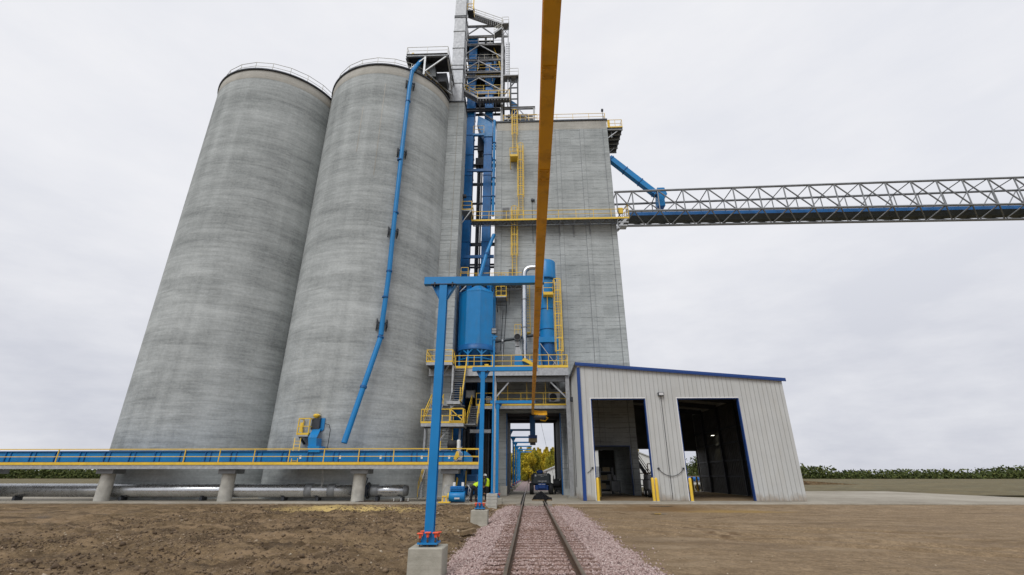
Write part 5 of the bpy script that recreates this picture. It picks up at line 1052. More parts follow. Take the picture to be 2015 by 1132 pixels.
MT['scuff'] = mat('scuffed_splice_paint', (.62, .32, .013), .6, var=.25, scale=9, dirt=(.22,.10,.02), dirtamt=.6)
b_ = M()
for py, l_ in ((143,.10),(346,.17),(570,.16),(690,.2)):
    y = G(1070,py,zB).y; b_.bevbox(XM-.08,XM+.08,y-l_,y+l_,zB-.012,zB-.001,.003)
    for sx_ in (-.055,.055):
        for dy in (-.6,.6): b_.tube([(XM+sx_,y+dy*l_,zB-.03),(XM+sx_,y+dy*l_,zB-.012)],.013,6)
b_.build('splice_plate', MT['scuff'], mr_)
b_ = M(); 
for k in range(3): y = GY0+GDY*k; b_.bar((XM,y,zB+.331),(XM,y,ZARM-.11),.12,.16)
b_.build('hanger', MT['blued'], mr_)
ch2 = thing('hoist_trolley', 'dark trolley hanging below the curved end of the monorail beam', 'trolley', (XM+.6,38.5,zB))
b_ = M(); b_.bevbox(XM+.05,XM+1.05,38.2,38.9,zB-.32,zB-.06,.08); b_.bar((XM+.4,38.6,zB-.06),(XM+.4,38.6,zB+.02),.1); b_.build('trolley_body', MT['dark'], ch2)
b_ = M(); b_.tube([(XM+.9,38.3,zB-.1),(XM+1.2,38.5,zB-.25),(XM+1.0,38.7,zB-.45),(XM+.6,38.5,zB-.4)],.05,8); b_.build('cable_loop', MT['ochre'], ch2)
YSP = 48.3
sp3 = thing('loading_spout', 'blue loading spout with a tan bellows box hanging inside the portal over the track', 'loading spout', W(1048,858,YSP))
a, b = W(1042.5,826,YSP), W(1053.5,858,YSP); b_ = M(); b_.box(a.x,b.x,YSP-.25,YSP+.25,b.z,ZA-.01); b_.build('spout_tube', MT['blued'], sp3)
a, b = W(1040,857,YSP), W(1057,863,YSP); b_ = M(); b_.box(a.x,b.x,YSP-.36,YSP+.36,b.z,a.z); b_.build('collar', MT['navy'], sp3)
a, b = W(1040,863.3,YSP), W(1057,871,YSP); b_ = M(); b_.bevbox(a.x,b.x,YSP-.38,YSP+.38,b.z,a.z,.03); b_.bar(((a.x+b.x)/2,YSP-.385,a.z),((a.x+b.x)/2,YSP-.385,b.z),.02); b_.build('bellows', MT['tan'], sp3)
a, b = W(1043,871.4,YSP), W(1054,876,YSP); b_ = M(); b_.bevbox(a.x,b.x,YSP-.28,YSP+.28,b.z,a.z,.04); b_.build('lip', MT['dark'], sp3)
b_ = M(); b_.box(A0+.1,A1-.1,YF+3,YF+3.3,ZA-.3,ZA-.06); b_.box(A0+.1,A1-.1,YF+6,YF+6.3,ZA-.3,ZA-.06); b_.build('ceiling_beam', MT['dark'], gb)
b_ = M(); b_.box(A0+.005,A0+.06,YF+.35,YBK-.65,.02,ZA-.06); b_.build('portal_shade', MT['black'], gb); b_ = M(); b_.box(A1-.06,A1-.005,YF+.35,YBK-.65,.02,ZA-.06); b_.build('portal_shade', MT['black'], gb); b_ = M(); b_.box(A0+.005,A1-.005,YF+.35,YBK-.65,ZA-.055,ZA-.004); b_.build('portal_shade', MT['black'], gb)  # black sheets painting the shade on the portal's inner walls and ceiling
b_ = M(); p0, p1 = W(1063,826,YF+1.2), W(1091,944,48.2); b_.tube([p0,p0.lerp(p1,.5)-Vector((0,0,.12)),p1],.012,5); tag(b_.build('hanging_wire', MT['black'], loc=p1),'thin dark wire slanting down through the portal to the right wall','wire')
# floodlight pole
YL = 32.7; q = W(968,980,YL); zt = W(968,660,YL).z; zblk = W(965,971,YL).z
lpz = thing('floodlight_pole', 'slim blue pole with a twin floodlight on top, standing on stacked blocks', 'light pole', (q.x,YL,zblk))
b_ = M(); b_.tube([(q.x,YL,zblk),(q.x,YL,zt)],[.075,.062],12); b_.box(q.x-.16,q.x+.16,YL-.16,YL+.16,zblk,zblk+.03); b_.build('pole', MT['blue'], lpz)
b_ = M(); b_.tube([(q.x+.11,YL-.03,zblk),(q.x+.11,YL-.03,W(968,740,YL).z)],.026,8); b_.build('conduit', MT['duct'], lpz)
b_ = M(); b_.tube([(q.x,YL,zt-.35),(q.x,YL,zt)],.12,10); b_.bar((q.x-.22,YL-.05,zt-.12),(q.x+.22,YL-.05,zt-.12),.09); b_.bar((q.x,YL,zt),(q.x,YL-.1,zt+.2),.08); b_.build('bracket', MT['blue'], lpz)
b_ = M(); b_.bevbox(q.x-.2,q.x+.2,YL-.22,YL-.08,zt+.05,zt+.5,.03); b_.build('lamp_housing', MT['dark'], lpz)
b_ = M(); b_.box(q.x-.16,q.x+.16,YL-.23,YL-.221,zt+.1,zt+.25); b_.box(q.x-.16,q.x+.16,YL-.23,YL-.221,zt+.29,zt+.45); b_.build('lens', MT['lens'], lpz)
nb = 5; hb_ = (zblk+.3)/nb; b0 = None
for i in range(nb):
    b_ = M(); b_.bevbox(-.34,.34,-.34,.34,0,hb_-.008,.014)
    loc = (q.x+.0+random.uniform(-.015,.015),YL,-.3+hb_*i)
    ob = b_.build('concrete_block', MT['block'], loc=(0,0,0)); ob.location = loc
    tag(ob, ['bottom block','second lowest block','middle block','second highest block','top block'][i]+' of the pale concrete stack under the slim floodlight pole','block','stacked concrete blocks')
q = G(991,976,0); tag(M().bevbox(q.x-.3,q.x+.3,q.y,q.y+.5,0,.8,.02).build('concrete_block', MT['block'], loc=(q.x,q.y,0)),'lone tan block standing on the pad at the left portal column','block')
yb2 = W(949,930,35.0); yp = thing('yellow_safety_post', 'tall thin yellow post behind the second gantry post at the walkway end', 'post', (yb2.x,35,0)); M().bevbox(yb2.x-.06,yb2.x+.06,34.9,35.1,.0,W(949,884,35).z,.02).build('post', MT['yellow'], yp); M().box(yb2.x-.14,yb2.x+.14,34.85,35.15,.001,.02).build('base_plate', MT['yellow'], yp)

# ------------------------------------------------------------------ truck shed
YS = 36.8; SX0 = W(1148,960,YS).x; zSl = W(1132,718,YS).z; zSr = W(1435,741,YS).z; kS = (zSr-zSl)/(W(1435,741,YS).x-W(1132,718,YS).x)
SX1 = W(1379,930,58).x; zr_ = lambda x: zSl+kS*(x-SX0)
D1a, D1b, D2a, ZDR = W(1163,800,YS).x, W(1274,830,YS).x, W(1336,820,YS).x, W(1220,784.5,YS).z; D2b = D2a+(D1b-D1a)*1.12
sh = thing('truck_shed', 'pale grey metal truck shed with blue trim and two open truck doorways', 'shed', (SX0+6, YS, 0))
TH = .22
def panel(x0,x1,z0=.02): # a piece of front wall with ribs, its top following the roof
    b_ = M(); b_.ext([(x0,YS,z0),(x1,YS,z0),(x1,YS,zr_(x1)-.02),(x0,YS,zr_(x0)-.02)],(0,TH,0)); return b_
for x0,x1,z0 in ((SX0,D1a,.02),(D1a,D1b,ZDR),(D1b,D2a,.02),(D2a,D2b,ZDR),(D2b,SX1,.02)):
    b_ = panel(x0,x1,z0); x = SX0+.28
    while x < SX1:
        if x0+.03 < x < x1-.03: b_.ext([(x-.022,YS-.016,z0),(x+.022,YS-.016,z0),(x+.022,YS-.016,zr_(x)-.05),(x-.022,YS-.016,zr_(x)-.05)],(0,.02,0)); 0
        x += .33
    b_.build('front_wall', MT['siding'], sh)
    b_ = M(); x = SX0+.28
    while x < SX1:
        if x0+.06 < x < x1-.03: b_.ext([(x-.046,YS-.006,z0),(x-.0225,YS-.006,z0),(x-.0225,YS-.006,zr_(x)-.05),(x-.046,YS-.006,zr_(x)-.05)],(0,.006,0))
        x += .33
    b_.build('seam_shade', MT['seam'], sh)  # thin strips that paint the shadow gap beside each rib
b_ = M(); b_.ext([(SX0,YS+TH,.02),(SX0,YF-.08,.02),(SX0,YF-.08,zSl-.02),(SX0,YS+TH,zSl-.02)],(.2,0,0)); y = YS+.5
while y < YF-.3: b_.box(SX0-.03,SX0,y-.03,y+.03,.02,zSl-.05); y += .305
b_.build('side_wall', MT['siding'], sh)
b_ = M(); b_.box(SX1-.2,SX1,YS+TH,58,.02,zr_(SX1)-.02); b_.build('side_wall', MT['siding'], sh)
b_ = M(); b_.ext([(SX0-.12,YS-.16,zr_(SX0-.12)),(SX1+.2,YS-.16,zr_(SX1+.2)),(SX1+.2,YS-.16,zr_(SX1+.2)+.12),(SX0-.12,YS-.16,zr_(SX0-.12)+.12)],(0,YF-.08-YS+.16,0)); b_.ext([(X1+.08,YF-.08,zr_(X1)),(SX1+.2,YF-.08,zr_(SX1+.2)),(SX1+.2,YF-.08,zr_(SX1+.2)+.12),(X1+.08,YF-.08,zr_(X1)+.12)],(0,11.9,0)); b_.build('roof', MT['siding'], sh)
b_ = M(); o = -.1; b_.ext([(SX0-.16,YS-.2,zr_(SX0-.16)+o),(SX1+.24,YS-.2,zr_(SX1+.24)+o),(SX1+.24,YS-.2,zr_(SX1+.24)+.16),(SX0-.16,YS-.2,zr_(SX0-.16)+.16)],(0,.04,0)); b_.ext([(SX0-.16,YS-.2,zr_(SX0-.16)-.02),(SX1+.24,YS-.2,zr_(SX1+.24)-.02),(SX1+.24,YS-.2,zr_(SX1+.24)+.02),(SX0-.16,YS-.2,zr_(SX0-.16)+.02)],(0,-.02,0)); b_.build('fascia', MT['navy'], sh)
b_ = M(); b_.box(SX0-.17,SX0-.125,YS-.14,YF-.1,zSl-.02,zSl+.2); b_.build('rake_trim', MT['dark'], sh)
b_ = M(); b_.box(SX0-.04,SX0+.2,YS-.035,YS-.001,.02,zSl-.22); b_.box(SX0-.045,SX0-.032,YS-.03,YS+.14,.02,zSl-.22); b_.build('corner_trim', MT['navy'], sh)
b_ = M()
for x0,x1 in ((D1a,D1b),(D2a,D2b)):
    b_.box(x1-.06,x1-.003,YS-.02,YS+TH+.1,.02,ZDR-.003); b_.box(x0+.003,x0+.07,YS+.03,YS+TH+.1,.02,ZDR-.003); b_.box(x0+.07,x1-.06,YS+.02,YS+TH+.1,ZDR-.06,ZDR-.003)
b_.build('door_frame', MT['navy'], sh)
b_ = M()
for x0 in (D1a,D2a): b_.box(x0-.07,x0-.003,YS-.03,YS-.018,.02,ZDR+.07); 
for x0,x1 in ((D1a,D1b),(D2a,D2b)): b_.box(x0,x1,YS-.03,YS-.018,ZDR+.004,ZDR+.07)
b_.build('door_trim', MT['white'], sh)
# far wall with its two bright openings
YBS = 57.6; o1a,o1b,zo1 = W(1258,900,YBS).x, W(1287,900,YBS).x, W(1270,884,YBS).z; o2a,o2b,zo2 = W(1338,900,YBS).x, SX1-.32, W(1358,888,YBS).z
b_ = M(); zz = min(zr_(X1),zr_(SX1))-.05; zt_ = zr_(SX1)-.03
o1a = max(o1a, X1+.1)
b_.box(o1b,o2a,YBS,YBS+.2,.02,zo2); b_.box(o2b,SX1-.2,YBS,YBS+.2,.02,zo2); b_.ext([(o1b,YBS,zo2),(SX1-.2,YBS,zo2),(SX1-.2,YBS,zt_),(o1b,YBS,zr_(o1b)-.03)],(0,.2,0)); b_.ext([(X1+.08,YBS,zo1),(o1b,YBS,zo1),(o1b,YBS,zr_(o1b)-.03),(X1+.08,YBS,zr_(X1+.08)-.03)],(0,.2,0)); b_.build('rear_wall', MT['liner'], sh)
b_ = M()
for y in np.arange(YS+4.2, 57, 4.4): b_.ibeam((SX1-.36,y,.02),(SX1-.36,y,zr_(SX1)-.3),.26,.24,.03,(1,0,0)); b_.bar((X1+.3 if y > YF else SX0+.3,y,zr_(X1 if y > YF else SX0)-.35),(SX1-.3,y,zr_(SX1)-.35),.2,.45)
b_.build('frame', MT['dark'], sh)
b_ = M()
for z in (1.6,3.0,4.6,6.0): b_.bar((SX1-.28,YS+.4,z),(SX1-.28,57.4,z),.12,.16)
b_.build('girt', MT['dark'], sh)
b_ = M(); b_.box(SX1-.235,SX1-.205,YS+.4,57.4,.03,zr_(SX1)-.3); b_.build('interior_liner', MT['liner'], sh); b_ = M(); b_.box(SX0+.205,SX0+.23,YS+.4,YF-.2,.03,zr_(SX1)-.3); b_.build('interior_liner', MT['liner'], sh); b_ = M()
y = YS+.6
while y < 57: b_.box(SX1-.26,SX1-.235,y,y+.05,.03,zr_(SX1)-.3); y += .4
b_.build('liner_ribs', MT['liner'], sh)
struct(M().box(SX0+.3,SX1-.3,YS+.5,YF-.15,.001,.005).build('shed_floor', MT['dirt'])); struct(M().box(X1+.1,SX1-.3,YF-.15,57.4,.001,.005).build('shed_floor', MT['dirt']))
def atX(px_,py,X): d_ = ray(px_,py); return Vector(CAM+d_*((X-CAM[0])/d_[0]))
lq = atX(1403,857,SX1-.6); wl = thing('wall_lamp', 'lit lamp shining on the inside wall of the shed, seen through the right doorway', 'lamp', lq)
b_ = M(); b_.bevbox(lq.x-.2,lq.x+.15,lq.y-.12,lq.y+.12,lq.z,lq.z+.12,.03); b_.bar((lq.x+.1,lq.y,lq.z+.06),(SX1-.24,lq.y,lq.z+.06),.05); b_.build('housing', MT['dark'], wl)
M().box(lq.x-.16,lq.x+.1,lq.y-.09,lq.y+.09,lq.z-.02,lq.z-.002).build('lens', MT['glow'], wl)
pd = bpy.data.lights.new('wall_lamp_light','SPOT'); po = bpy.data.objects.new('wall_lamp_light',pd); COL.objects.link(po); po.location = lq+Vector((0,0,-.06)); pd.energy = 60; pd.color = (1,.92,.6); pd.spot_size = 1.6; pd.shadow_soft_size = .08; po.rotation_euler = (0,math.radians(18),0)
# lamp, conduit and hose on the shed front
q = W(1300,776,YS-.1); fl = thing('shed_floodlight', 'small box floodlight on the shed front between the two doorways', 'lamp', q)
b_ = M(); b_.bevbox(q.x-.22,q.x+.22,YS-.26,YS-.02,q.z-.12,q.z+.14,.03); b_.build('housing', MT['dark'], fl); M().box(q.x-.17,q.x+.17,YS-.275,YS-.262,q.z-.09,q.z+.1).build('lens', MT['letter'], fl)
b_ = M(); b_.tube([(q.x+.02,YS-.03,q.z-.12),(q.x+.02,YS-.03,.1)],.018,6); b_.build('conduit', MT['dark'], fl)
b_ = M(); h0, h1 = W(1296,922,YS-.08), W(1345,922,YS-.08); b_.tube([h0+(h1-h0)*u+Vector((0,0,-.52*math.sin(PI*u)**.7)) for u in np.linspace(0,1,14)],.022,6)
for h in (h0,h1): b_.bevbox(h.x-.07,h.x+.07,YS-.12,YS-.018,h.z-.06,h.z+.06,.02)
tag(b_.build('drooping_cable', MT['dark'], loc=h0), 'black cable drooping in a loop across the shed front pier', 'cable')
b_ = M(); h0, h1 = W(1156,931,YS-.06), W(1166,921,YS-.06); b_.tube([h0,h0.lerp(h1,.6)+Vector((0,0,-.03)),h1],.02,6); b_.bevbox(h1.x-.07,h1.x+.07,YS-.1,YS-.018,h1.z-.06,h1.z+.06,.02)
tag(b_.build('short_cable', MT['dark'], loc=h0), 'short dark cable end on the narrow shed wall strip left of the first doorway', 'cable')
q = Vector((SX0-.12, 41.5, W(1127,787,41.5).z)); b_ = M(); b_.bevbox(q.x-.16,q.x+.12,41.35,41.65,q.z-.15,q.z+.25,.05); b_.tube([(q.x+.09,41.5,q.z-.15),(q.x+.09,41.5,.8)],.025,6); tag(b_.build('side_lamp', MT['dark'], loc=q), 'small dark lamp on the shed side wall facing the train portal', 'lamp')
# bollards
bo = None
BL = [(1177.5,YS-.42,'yellow bollard at the left jamb of the left shed doorway'),(1294.2,YS-.42,'yellow bollard before the wall pier between the doorways, right of the jamb bollard'),(1287,YS-.4,'yellow bollard standing at the right jamb of the left shed doorway'),(1361.5,YS-.42,'yellow bollard at the left jamb of the right shed doorway'),(1181,43.0,'dim yellow bollard inside the shed behind the left jamb'),(1389,57.0,'left one of two dim yellow bollards far inside the right doorway'),(1394.5,57.0,'right one of two dim yellow bollards far inside the right doorway')]
for px_,yy,lab in BL:
    x = W(px_,975,yy).x
    if yy > 50: x = min(x, SX1-.9-(.5 if px_ < 1391 else 0))
    if bo is None:
        bo = thing('bollard',lab,'bollard',(x,yy,0),'yellow bollards at the shed doorways')
        M().lathe([(.105,0),(.105,1.42),(.09,1.5),(.05,1.55),(0,1.56)],(x,yy,0),20).build('pipe', MT['yellow'], bo); M().lathe([(.17,.0),(.16,.025),(.106,.03)],(x,yy,0.001),20).build('base_collar', MT['conc'], bo)
    else: o2 = copy_tree(bo,(x,yy,0)); o2['label'] = lab
# things standing in the shed
def shop_rack():
    x0, x1 = W(1182,950,50.5).x, W(1207,950,50.5).x
    th = thing('shop_rack','dim steel rack with boxes deep in the shed passage','rack',((x0+x1)/2,50.5,0))
    b_ = M()
    for x in (x0,x1):
        for y in (50.3,50.9): b_.bar((x,y,0),(x,y,2.4),.07)
    for z in (.4,1.2,2.0): b_.box(x0,x1,50.3,50.9,z,z+.05)
    b_.build('frame', MT['steel'], th)
    for i,(f,z,w_,h_) in enumerate(((.2,.45,.5,.5),(.65,.45,.45,.35),(.3,1.25,.6,.45),(.75,1.25,.3,.55),(.5,2.05,.7,.4))):
        x = x0+(x1-x0)*f; tag(M().bevbox(x-w_/2,x+w_/2,50.4,50.85,z,z+h_,.02).build('storage_box', MT['steel' if i%2 else 'tan'], loc=(x,50.6,z)), ['left box on the lowest shelf','right box on the lowest shelf','wide box on the middle shelf','narrow box on the middle shelf','box on the top shelf'][i]+' of the dim shed rack','box','boxes on the shed rack')
shop_rack()
q = Vector((W(1212,950,49.5).x,49.5,0)); mc = thing('shop_machine','dark floor machine standing in the shed passage beside the rack','machine',q)
b_ = M(); b_.bevbox(q.x-.5,q.x+.4,49.3,50,.25,1.2,.06); b_.bevbox(q.x-.3,q.x+.1,49.4,49.9,1.2,1.7,.05); b_.build('machine_body', MT['steel'], mc); b_ = M(); b_.bar((q.x-.4,49.4,0),(q.x-.4,49.4,.26),.1); b_.bar((q.x+.3,49.4,0),(q.x+.3,49.4,.26),.1); b_.build('feet', MT['dark'], mc)
qy = 42.2; q = Vector((W(1284,975,qy).x,qy,0)); tl = thing('trailer_cart','grey equipment trailer with black wheels parked inside the left shed doorway','trailer',q)
b_ = M(); b_.bevbox(q.x-.25,q.x+1.4,qy+.05,qy+2,.55,1.35,.05); b_.bevbox(q.x-.2,q.x+1.0,qy+.2,qy+1.8,1.35,1.75,.05); b_.build('body', MT['steel'], tl)
b_ = M(); b_.bar((q.x-.1,qy+.3,1.75),(q.x-.1,qy+.3,2.6),.07); b_.bar((q.x+.9,qy+.3,1.75),(q.x+.9,qy+.3,2.6),.07); b_.bar((q.x-.1,qy+.3,2.6),(q.x+.9,qy+.3,2.6),.07); b_.build('frame', MT['rust'], tl)
for yy in (qy+.25,qy+1.5):
    b_ = M(); b_.lathe([(0,-.12),(.28,-.12),(.34,-.08),(.34,.08),(.28,.12),(0,.12)],(q.x-.2,yy,.345),24,axis='x'); wv = b_.build('wheel', MT['black'], tl); M().lathe([(0,-.02),(.16,-.02),(.16,.0),(0,.0)],(q.x-.32,yy,.345),16,axis='x').build('rim', MT['white'], wv)
ys = thing('yard_stair','dark steel yard stair seen against the light through the far shed opening','stair',(o1a+.8,59.5,0))
flight(ys,(o1a+2.2,59.6,0.05),(o1a-.6,59.6,4.6),(0,.9,0),20,'dark','dark')
b_ = M(); 
for z in (.6,1.2,1.9): b_.bar((o1a-.6,59.2,z),(o1a+2.6,59.2,z),.05,.1)
b_.bar((o1a+1.4,59.2,0),(o1a+1.4,59.2,2),.08); b_.build('rail_fence', MT['rust'], ys)
b_ = M(); b_.lathe([(.55,0),(.4,.18),(.1,.3),(0,.3)],(W(1275,975,45.2).x,45.3,.0),10,smooth=False); tag(b_.build('dirt_heap', MT['mud'], loc=(W(1275,975,45.2).x,45.3,0)),'small reddish heap of dirt at the foot of the inner shed wall','heap')
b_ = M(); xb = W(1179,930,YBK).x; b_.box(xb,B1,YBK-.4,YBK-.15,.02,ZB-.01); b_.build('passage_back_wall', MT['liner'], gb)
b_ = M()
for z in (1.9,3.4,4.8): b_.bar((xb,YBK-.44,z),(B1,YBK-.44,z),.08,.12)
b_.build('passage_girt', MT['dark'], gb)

# ------------------------------------------------------------------ boom lift, tarp, pump, jack, planks
YLF = 48.4; lx = W(1065.5,960,YLF).x
bl = thing('boom_lift', 'blue boom lift with a charcoal counterweight parked astride the track in the portal', 'boom lift', (lx,YLF,0))
zw0, zw1 = W(1065,955,YLF).z, W(1065,931.5,YLF).z
b_ = M(); b_.bevbox(lx-.93,lx+.93,YLF,YLF+.9,zw0,zw1,.16); cwt = b_.build('counterweight', MT['cwt'], bl)
b_ = M(); rr = random.Random(3)
for xa, xb_, zf, h_ in ((-.33,.56,.86,.075),(-.05,.22,.73,.03),(-.33,.5,.34,.075),(.02,.12,.25,.035),(-.17,.42,.1,.03)):
    z = zw0+(zw1-zw0)*zf; x = lx+xa
    while x < lx+xb_: w_ = rr.uniform(.025,.055); b_.box(x,min(x+w_,lx+xb_),YLF-.004,YLF-.0005,z-h_/2,z+h_/2); x += w_+rr.choice((.012,.015,.04))
b_.box(lx-.62,lx-.47,YLF-.004,YLF-.0005,zw1-.28,zw1-.12); b_.build('decal', MT['letter'], cwt)
b_ = M(); b_.box(lx-.84,lx-.7,YLF-.004,YLF-.0005,zw0+.55,zw1-.1); b_.build('vent', MT['black'], cwt)
b_ = M(); b_.bevbox(lx-.42,lx+.2,YLF+.3,YLF+1.8,zw1-.04,zw1+.28,.1); b_.bar((lx-.1,YLF+.5,zw1+.1),(lx-.1,YLF+5,zw1-.3),.35,.4); b_.build('boom', MT['navy'], bl)
b_ = M(); b_.bevbox(lx-.6,lx+.65,YLF-.35,YLF+2.6,.38,.82,.06); b_.bevbox(lx-.32,lx+.42,YLF-.5,YLF-.3,.5,.98,.05); b_.bevbox(lx-.55,lx+.55,YLF+.2,YLF+1.8,.82,zw0-.02,.08); b_.build('chassis', MT['navy'], bl)
b_ = M(); b_.box(lx-.3,lx-.02,YLF-.505,YLF-.501,.88,.92); b_.box(lx+.04,lx+.34,YLF-.505,YLF-.501,.88,.92); b_.build('decal', MT['letter'], bl)
for sx_ in (-1,1):
    for yy in (YLF+.1,YLF+2.3):
        c = lx+sx_*.93; b_ = M(); b_.lathe([(.2,-.2),(.44,-.2),(.5,-.13),(.5,.13),(.44,.2),(.2,.2)],(c,yy,.502),24,axis='x'); wv = b_.build('wheel', MT['black'], bl); b_ = M(); b_.lathe([(0,-.1),(.2,-.1),(.2,.1),(0,.1)],(c,yy,.502),16,axis='x'); b_.build('rim', MT['navy'], wv)
b_ = M(); b_.rail([(lx-1.2,YLF+.5,.95),(lx-1.2,YLF+1.4,.95)],1.0,.45,.025); b_.rail([(lx-1.2,YLF+.5,.95),(lx-.96,YLF+.5,.95)],1.0,.3,.025); b_.build('access_rail', MT['black'], bl)
b_ = M(); b_.bevbox(lx-.8,lx-.5,YLF+.2,YLF+.5,zw1,zw1+.06,.02); b_.bar((lx+.5,YLF+.2,zw1),(lx+.6,YLF+.2,zw1+.22),.06); b_.build('control_cover', MT['black'], bl)
wm = thing('welder_trailer','dark jumble of a portable engine machine beside the boom lift at the portal wall','machine',(lx+1.65,49.2,0)); mx = lx+1.62
b_ = M(); b_.lathe([(0,-.35),(.36,-.35),(.4,-.3),(.4,.3),(.36,.35),(0,.35)],(mx-.1,49.2,.95),20,axis='x'); b_.bevbox(mx-.4,mx+.45,49.0,49.9,.35,.7,.05); b_.bevbox(mx+.1,mx+.5,48.95,49.3,.7,1.25,.06); b_.bar((mx-.45,49,1.2),(mx-.4,49,1.65),.08); b_.bar((mx-.3,49,1.3),(mx-.15,49,1.5),.07); b_.build('body', MT['black'], wm)
b_ = M(); b_.tube([(mx+.1,48.93,1.0),(mx+.2,48.9,1.35),(mx+.45,48.9,1.4)],.03,8); b_.bevbox(mx-.15,mx+.2,48.9,48.96,.72,.8,.02); b_.build('pipe_trim', MT['galv'], wm)
b_ = M()
for dx in (-.3,.35): b_.lathe([(0,-.08),(.26,-.08),(.3,0),(.26,.08),(0,.08)],(mx+dx,48.95,.31),18,axis='x')
b_.build('wheels', MT['black'], wm)
# tarp heap over the right rail
tq = G(1067,985,0); gx, gy = np.meshgrid(np.linspace(-1,1,40), np.linspace(-1,1,30)); rrr = np.sqrt((gx*.98)**2+gy**2)
hz = np.clip(1-rrr,0,1)**.55*.42*(1+1.5*vn(gx,gy,1.7,51)+1.3*np.abs(vn(gx,gy,4,52)))+.03+.07*vn(gx,gy,6,53)
V = np.stack([tq.x+gx*.72+.12*vn(gx,gy,2,54), tq.y+.45+gy*.75+.1*vn(gx,gy,2,55), np.maximum(hz,.012)], -1).reshape(-1,3); ii = np.arange(1200).reshape(30,40)
b_ = M(); b_.add(V.tolist(), np.stack([ii[:-1,:-1],ii[:-1,1:],ii[1:,1:],ii[1:,:-1]],-1).reshape(-1,4).tolist(), True)
tp = b_.build('tarp_heap', MT['tarp'], loc=(tq.x,tq.y+.45,0)); tag(tp,'crumpled black tarp heaped over the right rail at the pad edge','tarp'); md = tp.modifiers.new('thick','SOLIDIFY'); md.thickness = .01
b_ = M(); b_.tube([(tq.x-.1,tq.y+.2,.5),(tq.x+.2,tq.y-.1,.3),(tq.x+.3,tq.y-.4,.1),(tq.x+.15,tq.y-.75,.06)],[.07,.06,.06,.05],8); b_.tube([(tq.x,tq.y+.2,.5),(tq.x+.35,tq.y+0,.28),(tq.x+.45,tq.y-.35,.09)],.05,8); tag(b_.build('hose', MT['tarp'], loc=tq),'black hose trailing off the crumpled tarp towards the track','hose')
b_ = M(); b_.box(tq.x-.75,tq.x+.72,tq.y-.36,tq.y-.28,.0,.07); tag(b_.build('timber', MT['plank'], loc=(tq.x,tq.y-.3,0)),'thin timber lying along the front of the black tarp','timber')
# blue pump unit
q = G(903,990,0); pu = thing('pump_unit','blue drum shaped pump unit with white tags on the pad beside the crouching worker','pump',(q.x,q.y+.4,0))
yq = q.y+.42; x0, x1 = W(884.5,975,yq).x, W(915,975,yq).x
b_ = M(); b_.lathe([(0,0),(.33,0),(.35,.03),(.35,x1-x0-.03),(.33,x1-x0),(0,x1-x0)],(x0,yq,.365),32,axis='x'); b_.build('drum', MT['blue'], pu)
b_ = M(); b_.bevbox(x0+.05,x1-.05,yq-.22,yq+.3,.7,1.02,.04)
for i in range(5): xx = x0+.12+(x1-x0-.24)*i/4; b_.bar((xx,yq-.25,.74),(xx,yq-.25,1.0),.04)
b_.bar((x0+.08,yq-.25,.87),(x1-.08,yq-.25,.87),.035); b_.build('junction_housing', MT['legblue'], pu)
b_ = M(); b_.lathe([(.0,-.14),(.14,-.14),(.2,-.1),(.22,0),(.0,.0)],(x0,yq,.40),20,axis='x'); b_.build('end_guard', MT['yellow'], pu)
for px_ in (893.5,910.5): a = W(px_,958.5,yq-.1); M().box(a.x-.085,a.x+.085,yq-.1,yq-.08,1.03,1.27).build('tag', MT['white'], pu)
a = W(899,981,yq-.4); M().box(a.x-.17,a.x+.17,yq-.398,yq-.386,a.z-.05,a.z+.05).build('name_plate', MT['letter'], pu)
b_ = M()
for s_ in (-1,1):
    xc = x0-.1 if s_ < 0 else x1+.1
    for k in range(4): r = random.Random(k*7+s_); b_.tube([(xc-s_*.1,yq-.1,1.05),(xc+s_*r.uniform(.05,.2),yq-.2,1.1),(xc+s_*r.uniform(.15,.35),yq-.25,.8),(xc+s_*r.uniform(.1,.3),yq-.2,.45),(xc+s_*r.uniform(-.05,.2),yq-.25,.15)],.014,5)
b_.build('wires', MT['galv'], pu)
b_ = M(); b_.box(x0+.08,x1-.08,yq-.25,yq+.3,.0,.06); b_.bar((x1+.25,yq-.2,0),(x1+.2,yq-.2,.75),.05); b_.build('skid', MT['dark'], pu)
q = G(872,991,0); jk = thing('jack_stand','yellow jack stand with a wide flat base on the pad edge','jack stand',(q.x,q.y+.3,0)); yj = q.y+.3
b_ = M(); b_.bevbox(q.x-.36,q.x+.42,yj-.22,yj+.2,.0,.09,.02); b_.build('base', MT['yellow'], jk); b_ = M(); b_.bar((q.x-.12,yj,.09),(q.x-.08,yj,.42),.07); b_.bar((q.x+.15,yj,.09),(q.x+.1,yj,.42),.07); b_.bevbox(q.x-.15,q.x+.16,yj-.08,yj+.08,.36,.45,.02); b_.build('upright', MT['yellow'], jk)
# blue machinery under the walkway
q = W(912,945,36.2); bm = thing('elevator_inlet','large blue inlet box and grey motor under the walkway end','machine',(q.x,36.3,0))
b_ = M(); x0, x1 = W(893,930,36.2).x, W(912,930,36.2).x; b_.ext([(x0,36.2,.75),(x1,36.2,.75),(x1,36.2,zb_-.05),(x0,36.2,zb_-.05)],(0,1.2,0)); b_.bevbox(W(913,950,37).x,W(938,950,37).x,37,38.4,.4,1.75,.05); b_.bevbox(x0-.1,x1+.1,36.15,37.5,.2,.75,.04); b_.build('inlet_box', MT['blued'], bm)
a = W(879,955,36.6); b_ = M(); b_.lathe([(0,0),(.2,0),(.24,.06),(.24,.6),(.18,.66),(0,.66)],(W(889,955,36.4).x-.35,36.5,.95),18,axis='x'); b_.bevbox(W(889,955,36.4).x-.3,W(895,955,36.4).x,36.3,36.7,1.25,1.75,.04); b_.build('motor', MT['dark'], bm)
